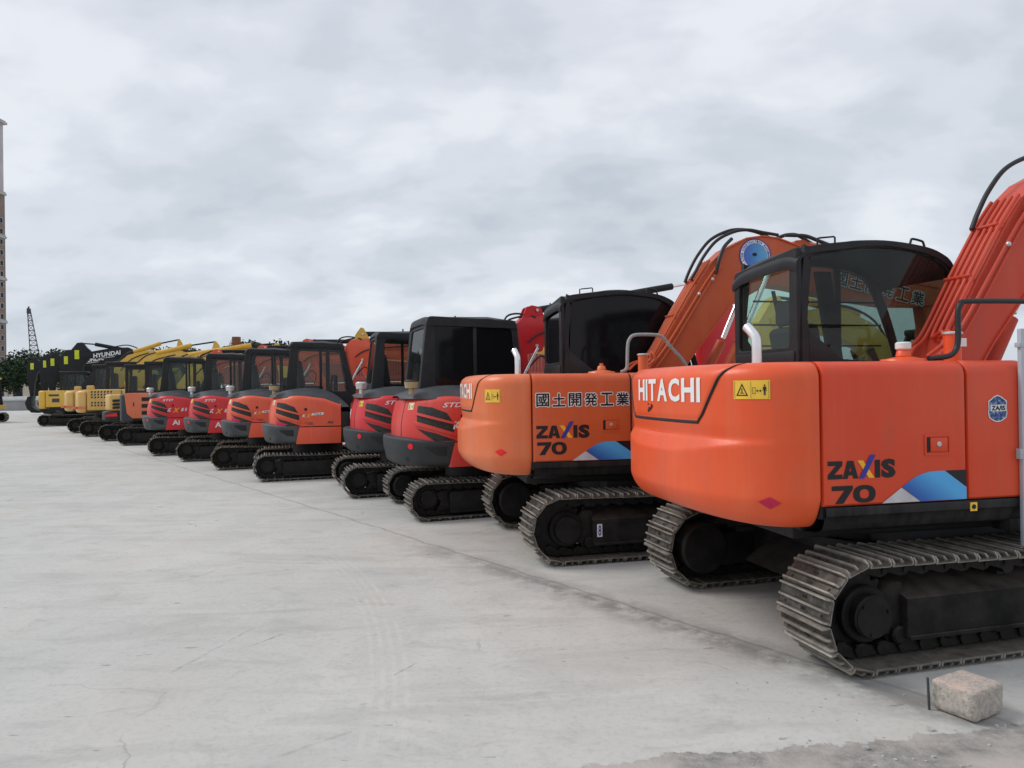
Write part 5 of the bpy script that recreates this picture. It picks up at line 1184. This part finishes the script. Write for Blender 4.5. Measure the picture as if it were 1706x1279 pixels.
obj('sill', MB().box(-3.6, 1.35, -.9, .9, .80, 1.02, .04), M_YEL, dz_); obj('engine_cover', MB().box(-3.5, -.5, -.75, .75, 1.0, 1.75, .08, 3), M_YEL, dz_)
cb_ = obj('cab', MB().ring(rpoly([(-.4, 1.0), (-.3, 2.55), (1.05, 2.55), (1.22, 1.0)], .05, 3), rpoly([(-.25, 1.2), (-.2, 2.4), (.95, 2.4), (1.05, 1.2)], .05, 3), -.8, -.74).ring(rpoly([(-.4, 1.0), (-.3, 2.55), (1.05, 2.55), (1.22, 1.0)], .05, 3), rpoly([(-.25, 1.2), (-.2, 2.4), (.95, 2.4), (1.05, 1.2)], .05, 3), .74, .8).box(-.4, 1.2, -.78, .78, .98, 1.04, 0), M_CAB, dz_)
obj('side_window', MB().prism(rpoly([(-.25, 1.2), (-.2, 2.4), (.95, 2.4), (1.05, 1.2)], .05, 3), -.775, -.77), G_GREEN, cb_, smooth=0); obj('roof', MB().box(-.45, 1.15, -.85, .85, 2.54, 2.64, .04), M_YEL, cb_)
obj('work_lamp', MB().cyl((1.1, -.6, 2.5), (1.22, -.6, 2.5), .07, 14, bev=.01), M_SILV, cb_)
undercarriage(Rig(dz_), 'gen', dict(xr=-0.955, xf=1.15, r=0.29, yo=1.03, w=0.42, pitch=0.16, gr=0.020, cover=(-0.95, 0.30, 0.12), cin=0.05, fin=0.05, fx=(-0.68, 0.95), fz=(0.40, 0.37, 0.12), nrol=5, rr=0.045, zup=0.8), M_SHOED, detail=False)
# facing row
GB = 'black-boomed excavators facing the row'
for i, (x, y) in enumerate([(-19.9, 41.3), (-24.6, 47.9), (-27.2, 50.6), (-29.6, 53.5), (-33.2, 57.5)]):
    lb = ['black-boomed excavator with large white lettering, tallest and nearest of the black booms', 'black-boomed excavator second nearest, its lime sticker right behind the tallest boom', 'black-boomed excavator in the middle of the black group', 'black-boomed excavator fourth in the black group, lime sticker low on the arm', 'black-boomed excavator at the left end of the black group, against the trees'][i]
    digger(lb, (x, y, 0), R(196), M_YEL, M_BLKB, 'D', GB, 1.25, 'fold', ('HYUNDAI', 1), True)
GY = 'yellow excavators in the facing row behind the cabs'
digger('yellow excavator seen through the nearest cab', (8.3, 14.3, 0), R(200), M_YEL, M_YEL, 'D', GY, 1.0, 'low')
digger('yellow excavator showing between the blacked-out cab and the lettered machine', (3.4, 18.5, 0), R(196), M_YEL, M_YEL, 'D', GY, .95, 'low')
digger('yellow excavator behind the badged orange machine', (-.6, 22.5, 0), R(196), M_YEL, M_YEL, 'D', GY, .95, 'low')

# ------------------------------------------------------------------ setting
def line_d(t, x, y, a, b, c): # |ax+by+c| / norm
    n = math.hypot(a, b); return mth(t, 'DIVIDE', mth(t, 'ADD', mth(t, 'ADD', mth(t, 'MULTIPLY', x, a), mth(t, 'MULTIPLY', y, b)), c), n)
def seg_mask(t, x, y, p, q, wdt, jit):
    dx, dy = q[0] - p[0], q[1] - p[1]; L = math.hypot(dx, dy); dx, dy = dx / L, dy / L
    u = mth(t, 'ADD', mth(t, 'MULTIPLY', mth(t, 'SUBTRACT', x, p[0]), dx), mth(t, 'MULTIPLY', mth(t, 'SUBTRACT', y, p[1]), dy))
    v = mth(t, 'ADD', mth(t, 'MULTIPLY', mth(t, 'SUBTRACT', x, p[0]), -dy), mth(t, 'MULTIPLY', mth(t, 'SUBTRACT', y, p[1]), dx))
    v = mth(t, 'ABSOLUTE', mth(t, 'ADD', v, jit)); m = mth(t, 'SUBTRACT', 1.0, mth(t, 'DIVIDE', v, wdt), clamp=True)
    e1 = mth(t, 'MULTIPLY', mth(t, 'GREATER_THAN', u, 0.0), mth(t, 'LESS_THAN', u, L)); return mth(t, 'MULTIPLY', m, e1)
def ground_mat():
    m, t, b, o = new_mat('poured concrete yard'); co = N(t, 'ShaderNodeTexCoord').outputs['Object']
    s = N(t, 'ShaderNodeSeparateXYZ'); t.links.new(co, s.inputs[0]); x, y = s.outputs[0], s.outputs[1]
    big = noi(t, co, .35, 4, .55); mid = noi(t, co, 1.6, 6, .62, (1, .55, 1), .6); fine = noi(t, co, 26, 6, .7); swp = noi(t, co, 1.1, 6, .65, (.5, 1.7, 1), 1.0); grit = noi(t, co, 140, 3, .7)
    c = mixc(t, ramp(t, big, [(.35, (0, 0, 0)), (.65, (1, 1, 1))]), (.505, .505, .475), (.57, .565, .525))
    c = mixc(t, mth(t, 'MULTIPLY', ramp(t, mid, [(.45, (0, 0, 0)), (.75, (1, 1, 1))]), .5), c, (.65, .64, .595))
    c = mixc(t, mth(t, 'MULTIPLY', ramp(t, swp, [(.50, (0, 0, 0)), (.70, (1, 1, 1))]), .5), c, (.37, .365, .34))
    c = mixc(t, mth(t, 'MULTIPLY', ramp(t, fine, [(.5, (0, 0, 0)), (.8, (1, 1, 1))]), .5), c, (.32, .315, .295))
    c = mixc(t, mth(t, 'MULTIPLY', ramp(t, noi(t, co, .9, 3, .5, (1.3, .5, 1)), [(.56, (0, 0, 0)), (.72, (1, 1, 1))]), .22), c, (.55, .48, .425))
    # small dark flecks
    fl = ramp(t, noi(t, co, 9.0, 3, .5, (.6, 1.6, 1)), [(.70, (0, 0, 0)), (.73, (1, 1, 1))])
    c = mixc(t, mth(t, 'MULTIPLY', fl, .45), c, (.13, .125, .12))
    vr = N(t, 'ShaderNodeTexVoronoi', feature='DISTANCE_TO_EDGE', inp={'Scale': .55}); dv = N(t, 'ShaderNodeVectorMath', operation='ADD'); nv = N(t, 'ShaderNodeTexNoise', inp={'Scale': 1.3, 'Detail': 5})
    t.links.new(co, nv.inputs['Vector']); sv = N(t, 'ShaderNodeVectorMath', operation='SCALE', inp={'Scale': .7}); t.links.new(nv.outputs['Color'], sv.inputs[0]); t.links.new(co, dv.inputs[0]); t.links.new(sv.outputs[0], dv.inputs[1]); t.links.new(dv.outputs[0], vr.inputs['Vector'])
    ck = mth(t, 'MULTIPLY', mth(t, 'SUBTRACT', 1.0, mth(t, 'DIVIDE', vr.outputs['Distance'], .006), clamp=True), ramp(t, noi(t, co, .8, 3, .5), [(.54, (0, 0, 0)), (.62, (1, 1, 1))]))
    c = mixc(t, mth(t, 'MULTIPLY', ck, .45), c, (.17, .165, .155))
    c = mixc(t, mth(t, 'MULTIPLY', ramp(t, noi(t, co, 3.1, 6, .75, (.8, 1.3, 1), .8), [(.52, (0, 0, 0)), (.66, (1, 1, 1))]), .28), c, (.30, .295, .275))
    c = mixc(t, mth(t, 'MULTIPLY', ramp(t, grit, [(.60, (0, 0, 0)), (.72, (1, 1, 1))]), .22), c, (.22, .215, .20))
    jn = mth(t, 'MULTIPLY', mth(t, 'SUBTRACT', noi(t, co, 1.7, 4, .6), .5), .16)
    # pour joint running along the row, with a dirty lower lip
    d = mth(t, 'ADD', line_d(t, x, y, 1.276, 1.0, -6.55), jn)
    jl = mth(t, 'SUBTRACT', 1.0, mth(t, 'DIVIDE', mth(t, 'ABSOLUTE', d), .028), clamp=True)
    c = mixc(t, mth(t, 'MULTIPLY', jl, .5), c, (.20, .20, .185))
    near = mth(t, 'SUBTRACT', 1.0, mth(t, 'DIVIDE', mth(t, 'ABSOLUTE', mth(t, 'ADD', d, .10)), .26), clamp=True)
    nx = mth(t, 'MULTIPLY', ramp(t, mth(t, 'DIVIDE', mth(t, 'SUBTRACT', 8.6, y), 5.0, clamp=True), [(0.0, (0, 0, 0)), (.5, (1, 1, 1))]), near)
    c = mixc(t, mth(t, 'MULTIPLY', mth(t, 'MULTIPLY', nx, ramp(t, noi(t, co, 3.2, 6, .7), [(.38, (0, 0, 0)), (.55, (1, 1, 1))])), .85), c, (.20, .195, .185))
    # the slab step where the rough old paving shows
    e = mth(t, 'ADD', line_d(t, x, y, -.155, 1.0, -3.10), mth(t, 'ADD', mth(t, 'MULTIPLY', mth(t, 'SUBTRACT', noi(t, co, 2.3, 6, .65), .5), .34), 0.0))
    pm = mth(t, 'MULTIPLY', ramp(t, mth(t, 'ADD', mth(t, 'MULTIPLY', mth(t, 'ADD', e, mth(t, 'MULTIPLY', mth(t, 'SUBTRACT', noi(t, co, 16, 5, .7), .5), .10)), -45.0), .5, clamp=True), [(.3, (0, 0, 0)), (.7, (1, 1, 1))]), mth(t, 'GREATER_THAN', x, mth(t, 'ADD', .25, mth(t, 'MULTIPLY', jn, 4.0))))
    rough_c = mixc(t, ramp(t, noi(t, co, 11, 7, .75), [(.38, (0, 0, 0)), (.62, (1, 1, 1))]), (.17, .165, .155), (.38, .36, .33))
    rough_c = mixc(t, ramp(t, noi(t, co, 1.8, 3, .5), [(.45, (0, 0, 0)), (.62, (1, 1, 1))]), rough_c, (.46, .42, .385))
    c = mixc(t, mth(t, 'MULTIPLY', pm, .85), c, rough_c)
    # scrape marks
    j2 = mth(t, 'MULTIPLY', mth(t, 'SUBTRACT', noi(t, co, 9, 5, .75), .5), .055)
    brk = ramp(t, noi(t, co, 14, 4, .7), [(.40, (.1, .1, .1)), (.56, (1, 1, 1))])
    for p, q, wd_, st in (((-2.04, 4.25), (-1.83, 5.06), .014, .45), ((-1.77, 4.63), (-1.58, 4.91), .010, .8), ((-.71, 4.18), (-.60, 4.36), .009, .75), ((-1.12, 3.25), (-.80, 3.50), .02, .25), ((.92, 4.55), (1.10, 4.48), .008, .5), ((1.12, 4.32), (1.24, 4.20), .008, .5), ((-3.6, 6.5), (-3.3, 6.9), .012, .4), ((-2.9, 6.3), (-2.75, 6.75), .012, .4)):
        c = mixc(t, mth(t, 'MULTIPLY', seg_mask(t, x, y, p, q, wd_, j2), mth(t, 'MULTIPLY', brk, st)), c, (.12, .12, .115))
    # tyre track arc: pale ribs
    rr = mth(t, 'SUBTRACT', mth(t, 'SQRT', mth(t, 'ADD', mth(t, 'POWER', mth(t, 'SUBTRACT', x, -9.6), 2.0), mth(t, 'POWER', mth(t, 'SUBTRACT', y, 2.6), 2.0))), 9.02)
    tb = mth(t, 'MULTIPLY', mth(t, 'LESS_THAN', mth(t, 'ABSOLUTE', rr), .13), mth(t, 'MULTIPLY', mth(t, 'GREATER_THAN', y, 3.3), mth(t, 'LESS_THAN', y, 7.3)))
    rb = mth(t, 'GREATER_THAN', mth(t, 'SINE', mth(t, 'MULTIPLY', rr, 95.0)), .2)
    c = mixc(t, mth(t, 'MULTIPLY', mth(t, 'MULTIPLY', tb, rb), mth(t, 'MULTIPLY', ramp(t, noi(t, co, 4.0, 5, .7), [(.42, (0, 0, 0)), (.65, (1, 1, 1))]), .32)), c, (.68, .66, .60))
    t.links.new(c, b.inputs['Base Color']); b.inputs['Roughness'].default_value = .88; b.inputs['Specular IOR Level'].default_value = .18
    h = mth(t, 'ADD', mth(t, 'MULTIPLY', mid, .8), mth(t, 'ADD', mth(t, 'MULTIPLY', fine, .25), mth(t, 'MULTIPLY', grit, .12)))
    h = mth(t, 'SUBTRACT', h, mth(t, 'MULTIPLY', mth(t, 'MULTIPLY', pm, 1.0), mth(t, 'MULTIPLY', noi(t, co, 30, 5, .7), 1.6)))
    h = mth(t, 'SUBTRACT', h, mth(t, 'MULTIPLY', jl, .6))
    bump(t, b, h, .35, .02); return m
g = MB().raw([(-700, -60, 0), (700, -60, 0), (700, 1500, 0), (-700, 1500, 0)], [(0, 1, 2, 3)])
go = obj('ground', g, ground_mat(), smooth=0); tag(go, 'pale grey concrete yard with a dirty joint line', None, kind='structure')

# stone block and rod
def stone():
    bm = bmesh.new(); bmesh.ops.create_cube(bm, size=1)
    for v in bm.verts: v.co = Vector((v.co.x * .26, v.co.y * .215, (v.co.z + .5) * .158))
    bmesh.ops.subdivide_edges(bm, edges=bm.edges, cuts=18, use_grid_fill=True)
    for v in bm.verts:
        c = v.co; h = Vector((.13, .1075, .079)); p = Vector((c.x, c.y, c.z - .079)); r_ = .022
        q = Vector([max(-h[i] + r_, min(h[i] - r_, p[i])) for i in range(3)]); d = p - q
        if d.length > 1e-6: p = q + d.normalized() * min(d.length, r_) if sum(abs(d[i]) > 1e-6 for i in range(3)) > 1 else p
        n = noise.fractal(Vector(c) * 22, 1.0, 2.0, 4) * .0055 + noise.noise(Vector(c) * 7) * .006
        p += p.normalized() * n
        if p.z < -.04: f = (-.04 - p.z) / .04; p.x *= 1 - .10 * f; p.y *= 1 - .06 * f
        v.co = (p.x, p.y, p.z + .079)
    bm.verts.index_update(); m = MB(); m.raw([v.co[:] for v in bm.verts], [[w_.index for w_ in f.verts] for f in bm.faces]); bm.free(); return m
def stone_mat():
    m, t, b, o = new_mat('rough pink grey stone'); co = objco(t); s = N(t, 'ShaderNodeSeparateXYZ'); t.links.new(co, s.inputs[0])
    c = mixc(t, ramp(t, noi(t, co, 38, 6, .7), [(.35, (0, 0, 0)), (.68, (1, 1, 1))]), (.36, .325, .28), (.58, .53, .465))
    top = mth(t, 'MULTIPLY', ramp(t, mth(t, 'MULTIPLY', s.outputs[2], 6.0), [(.72, (0, 0, 0)), (.9, (1, 1, 1))]), ramp(t, noi(t, co, 9, 4, .6), [(.35, (0, 0, 0)), (.6, (1, 1, 1))]))
    c = mixc(t, mth(t, 'MULTIPLY', top, .6), c, (.68, .50, .42)); c = mixc(t, mth(t, 'MULTIPLY', ramp(t, noi(t, co, 90, 2, .5), [(.62, (0, 0, 0)), (.7, (1, 1, 1))]), .6), c, (.11, .10, .09))
    t.links.new(c, b.inputs['Base Color']); b.inputs['Roughness'].default_value = .9; bump(t, b, noi(t, co, 70, 5, .7), .9, .008); return m
st = obj('stone_block', stone(), stone_mat(), loc=(2.265, 3.625, 0), rz=R(28)); tag(st, 'rough pinkish stone block lying on the concrete', 'stone')
rd = obj('steel_rod', MB().tube([(2.086, 3.648, -.01), (2.083, 3.646, .06), (2.076, 3.64, .165)], .0065, 8, 3), M_MAST); tag(rd, 'thin dark steel rod sticking up beside the stone block', 'rod')
def chips():
    m = MB(); rr = random.Random(11)
    for i in range(70):
        if i < 45: x = rr.uniform(.4, 2.5); y = 3.12 + .155 * x - rr.uniform(-.03, .45)
        else: x = rr.uniform(1.2, 2.1); y = rr.uniform(3.5, 4.3)
        r_ = rr.uniform(.002, .007) * (2.0 if rr.random() > .93 else 1); V = [(x + r_ * rr.uniform(.6, 1.3) * a, y + r_ * rr.uniform(.6, 1.3) * b_, max(0.0, r_ * .5 * rr.uniform(.6, 1.2) * (c_ + 1))) for a in (-1, 1) for b_ in (-1, 1) for c_ in (-1, 1)]
        m.raw(V, [(0, 1, 3, 2), (4, 6, 7, 5), (0, 4, 5, 1), (2, 3, 7, 6), (0, 2, 6, 4), (1, 5, 7, 3)])
    return m
gv = obj('grit', chips(), plain('pale stone chips', (.42, .41, .39), .9, scale=30), smooth=0); tag(gv, 'loose pale chips on the broken slab edge', None, kind='stuff')

# background: trees
def leaf_mat(name, c1, c2):
    m, t, b, o = new_mat(name); oi = N(t, 'ShaderNodeTexCoord'); n = noi(t, oi.outputs['Object'], .9, 3, .6)
    t.links.new(ramp(t, n, [(.35, c1), (.65, c2)]), b.inputs['Base Color']); b.inputs['Roughness'].default_value = .6; b.inputs['Specular IOR Level'].default_value = .2; return m
L1 = leaf_mat('dark green leaves', (.012, .026, .013), (.035, .062, .026)); L2 = leaf_mat('olive leaves', (.025, .042, .016), (.07, .095, .04))
M_BARK = plain('dark bark', (.045, .035, .028), .9, scale=6, bmp=.5)
def tree_meshes(seed, h, w_):
    rr = random.Random(seed); tr = MB(); th = h * .32
    tr.tube([(0, 0, 0), (.05, 0, th * .5), (0, .04, th)], [.20, .17, .14], 10, 3); cl = []
    for i in range(9):
        a = i * 2.4 + rr.uniform(-.4, .4); r_ = w_ * rr.uniform(.22, .42); z = h * rr.uniform(.45, .84)
        e = (r_ * math.cos(a), r_ * math.sin(a), z); tr.tube([(0, 0, th * rr.uniform(.8, 1)), (e[0] * .4, e[1] * .4, th + (z - th) * .5), e], [.09, .06, .03], 7, 3); cl.append((e, w_ * rr.uniform(.17, .27)))
    for i in range(12):
        a = rr.uniform(0, 6.28); r_ = w_ * .40 * math.sqrt(rr.random()); z = h * (.45 + .47 * rr.random() * (1 - .5 * (r_ / (w_ * .45)) ** 2)); cl.append(((r_ * math.cos(a), r_ * math.sin(a), z), w_ * rr.uniform(.11, .2)))
    lv = MB(); V = []; Fc = []
    for (c_, r_) in cl:
        for _ in range(420):
            d = Vector((rr.gauss(0, 1), rr.gauss(0, 1), rr.gauss(0, .7))).normalized() * r_ * rr.uniform(.55, 1.08); p = Vector(c_) + d
            u = Vector((rr.gauss(0, 1), rr.gauss(0, 1), rr.gauss(0, 1))).normalized(); v = u.orthogonal().normalized(); s_ = rr.uniform(.09, .19) * h / 6
            k0 = len(V); V += [p - u * s_, p + v * s_ * .6, p + u * s_, p - v * s_ * .6]; Fc.append((k0, k0 + 1, k0 + 2, k0 + 3))
    lv.raw(V, Fc); return tr, lv
TM = [tree_meshes(s, h, w_) for s, h, w_ in ((1, 6.6, 7.2), (2, 6.4, 6.0))]
for i, (x, y, s_, v_, lb, mt) in enumerate([
    (-52.5, 80, 1.0, 0, 'spreading dark tree at the far left, crown under the lattice mast', L1), (-58.6, 82, .96, 1, 'dark tree cut by the left edge in front of the tall tower', L1),
    (-48.5, 84, .90, 1, 'dark tree just left of the black booms', L1), (-44.6, 86, .86, 0, 'dark tree behind the black booms', L1), (-47.0, 100, 1.18, 0, 'olive tree showing above the tallest black boom', L2), (-43.0, 104, 1.2, 1, 'olive tree between the black booms and the yellow booms', L2),
    (-32.8, 88, 1.20, 1, 'olive tree around the foot of the rusty column', L2), (-30.6, 90, 1.18, 0, 'dark tree right of the rusty column', L1), (-12.4, 76, 1.17, 1, 'olive tree over the container roof seen through a cab', L2)]):
    r_ = empty('tree', lb, 'tree', (x, y, 0), i * 1.3, 'trees along the far boundary'); r_.scale = (s_, s_, s_)
    inst('tr%d' % v_, 'trunk', lambda v_=v_: TM[v_][0], M_BARK, r_); inst('lv%d' % v_, 'crown', lambda v_=v_: TM[v_][1], mt, r_, smooth=0)
# low concrete wall, far houses
M_CONC = plain('weathered grey wall', (.26, .27, .27), .85, scale=1.2, col2=(.34, .35, .34), bmp=.1, streak=.3)
M_CAPC = plain('pale coping', (.42, .43, .43), .8, scale=2, bmp=.1)
wl = empty('yard_wall', 'low grey concrete wall with pale sloped coping at the far left', 'wall', (-47.5, 72, 0))
obj('wall_face', MB().box(-22, 0, -.2, .2, 0, .98, .0).prism([(0, 0), (.85, 0), (.45, .98), (0, .98)], -.2, .2), M_CONC, wl, smooth=0)
obj('coping', MB().prism([(-.32, .985), (.32, .985), (.30, 1.12), (.05, 1.42), (-.05, 1.42), (-.30, 1.12)], -22, .25, axis='x', bev=.02), M_CAPC, wl)
M_BEI = plain('beige render', (.50, .42, .34), .9, scale=.8, bmp=0)
h1 = empty('warehouse', 'beige low building behind the far left trees', 'building', (-78, 112, 0))
obj('wall', MB().box(-9, 9, -4, 4, 0, 4.2, 0), M_BEI, h1, smooth=0); obj('roof', MB().prism([(-4.6, 4.2), (4.6, 4.2), (0, 5.4)], -9.4, 9.4, axis='x'), M_GRYV, h1, smooth=0)
for i in range(6): obj('window', MB().box(-8 + i * 2.8, -6.6 + i * 2.8, -4.05, -3.98, 1.2, 2.8, 0), G_FILM, h1, smooth=0)
h2 = empty('tent', 'white tarpaulin tent behind the far left wall', 'tent', (-55.5, 96, 0))
obj('canopy', MB().prism([(-1.6, 0), (1.6, 0), (1.6, 1.5), (0.6, 2.5), (-1.6, 1.6)], -1.5, 1.5, bev=.05), M_WHT, h2)
# tall tower at the left edge
M_BRK = plain('brown brick', (.19, .145, .12), .9, scale=.6, col2=(.25, .19, .16), bmp=0)
M_PALE = plain('pale grey render', (.40, .38, .39), .9, scale=.3, bmp=0)
M_BAND = plain('stone band', (.36, .35, .34), .85, scale=1, bmp=0)
TX, TY = -151.5, 200.0
tw = empty('apartment_tower', 'tall brick apartment tower with pale top and stone bands at the left edge', 'building', (TX, TY, 0))
obj('wall', MB().box(-24, 0, 0, 16, 0, 61.8, 0), M_BRK, tw, smooth=0)
obj('upper_wall', MB().box(-24, -.3, .3, 16, 61.8, 83.2, 0), M_PALE, tw, smooth=0)
for z, e in ((10.6, .3), (23.4, .3), (36.2, .3), (48.8, .3), (61.8, .35), (83.2, .6)):
    obj('band', MB().box(-24 - e, e, -e, 16 + e, z - .55, z + .1, 0).box(-24 - e * .5, e * .5, -e * .5, 16 + e * .5, z + .1, z + .5, 0), M_BAND, tw, smooth=0)
for f in range(17):
    for c_ in range(3):
        z = 1.7 + f * 3.18; x = 14.2 - c_ * 3.6
        wdw = obj('window', MB().ring([(x - .75, z), (x + .75, z), (x + .75, z + 1.7), (x - .75, z + 1.7)], [(x - .6, z + .12), (x + .6, z + .12), (x + .6, z + 1.55), (x - .6, z + 1.55)], -.02, .16, axis='x'), M_BAND, tw, smooth=0)
        obj('pane', MB().box(.0, .08, x - .6, x + .6, z + .12, z + 1.55, 0), G_FILM, wdw, smooth=0)
# lattice mast
cr = empty('crane', 'dark lattice crane mast rising behind the far left trees', 'crane', (-80.2, 121, 0), R(33.5))
def lattice():
    m = MB(); H0, H1 = 1.5, 15.6; n = 17; wb, wt = 2.0, .42; lean0, lean1 = 0.75, -.68
    P = []
    for i in range(n + 1):
        t = i / n; z = H0 + (H1 - H0) * t; w_ = (wb + (wt - wb) * t) / 2; cx_ = lean0 + (lean1 - lean0) * t; P.append([(cx_ + a * w_, b * w_, z) for a, b in ((-1, -1), (1, -1), (1, 1), (-1, 1))])
    for i in range(n):
        for c_ in range(4):
            d = (c_ + 1) % 4; m.cyl(P[i][c_], P[i + 1][c_], .075, 6); m.cyl(P[i][c_], P[i][d], .04, 5); m.cyl(P[i][c_ if i % 2 else d], P[i + 1][d if i % 2 else c_], .04, 5)
    m.box(-1.0, -.40, -.3, .3, H1 - .5, H1 + .35, .05); m.cyl((-.8, 0, H1 + .3), (-.65, 0, H1 + .7), .12, 6); return m
obj('lattice_boom', lattice(), M_MAST, cr); obj('base', MB().box(-1.6, 2, -1.4, 1.4, 0, 1.6, .1), M_MAST, cr)
# rusty column
rc = empty('steel_column', 'rusty brown steel column rising above the red cabs', 'column', (-23.1, 60.5, 0))
obj('shaft', MB().box(-.28, .28, -.28, .28, 0, 6.2, .03), M_RUST, rc); obj('collar', MB().box(-.33, .33, -.33, .33, 5.6, 5.75, .02), M_RUST, rc)
obj('cable', MB().tube([(-.3, 0, 4.8), (-.62, 0, 5.2), (-.55, 0, 5.7), (-.28, 0, 6.1)], .02, 6, 5), M_HOSE, rc)
# stacked containers far behind
def container():
    m = MB(); L_, W_, H_ = 12.19, 2.44, 2.59; n = 44; prof = []
    for i in range(n):
        x = -L_ / 2 + .12 + (L_ - .24) * i / n; s_ = (L_ - .24) / n
        prof += [(x, 0), (x + s_ * .3, 0), (x + s_ * .45, .05), (x + s_ * .8, .05)]
    prof.append((L_ / 2 - .12, 0))
    for y, sg in ((-W_ / 2 + .02, 1), (W_ / 2 - .02, -1)): m.grid([[(p[0], y + sg * p[1], .15) for p in prof], [(p[0], y + sg * p[1], H_ - .1) for p in prof]])
    for y in (-W_ / 2, W_ / 2 - .1): m.box(-L_ / 2, L_ / 2, y, y + .1, 0, .16, 0); m.box(-L_ / 2, L_ / 2, y, y + .1, H_ - .12, H_, 0)
    for x in (-L_ / 2, L_ / 2 - .14): m.box(x, x + .14, -W_ / 2, W_ / 2, 0, H_, 0)
    m.box(-L_ / 2, L_ / 2, -W_ / 2 + .08, W_ / 2 - .08, H_ - .06, H_ - .02, 0); return m
cd = Vector((math.cos(R(-28)), math.sin(R(-28))))
for c_ in range(3):
    for lv in range(2):
        p = Vector((-21.5, 66.5)) + cd * 12.5 * c_
        lb = ['left', 'middle', 'right'][c_] + ' red shipping container on the ' + ['bottom', 'top'][lv] + ' of the stack seen through the cabs'
        r_ = empty('shipping_container', lb, 'container', (p.x, p.y, lv * 2.6), R(-28), 'red shipping containers stacked behind the row')
        inst('cont', 'body', container, M_CONT, r_, smooth=0)
        inst('contst', 'white_stripe', lambda: MB().box(-5.9, 5.9, -1.24, -1.225, 2.20, 2.26, 0), M_WHT, r_, smooth=0)
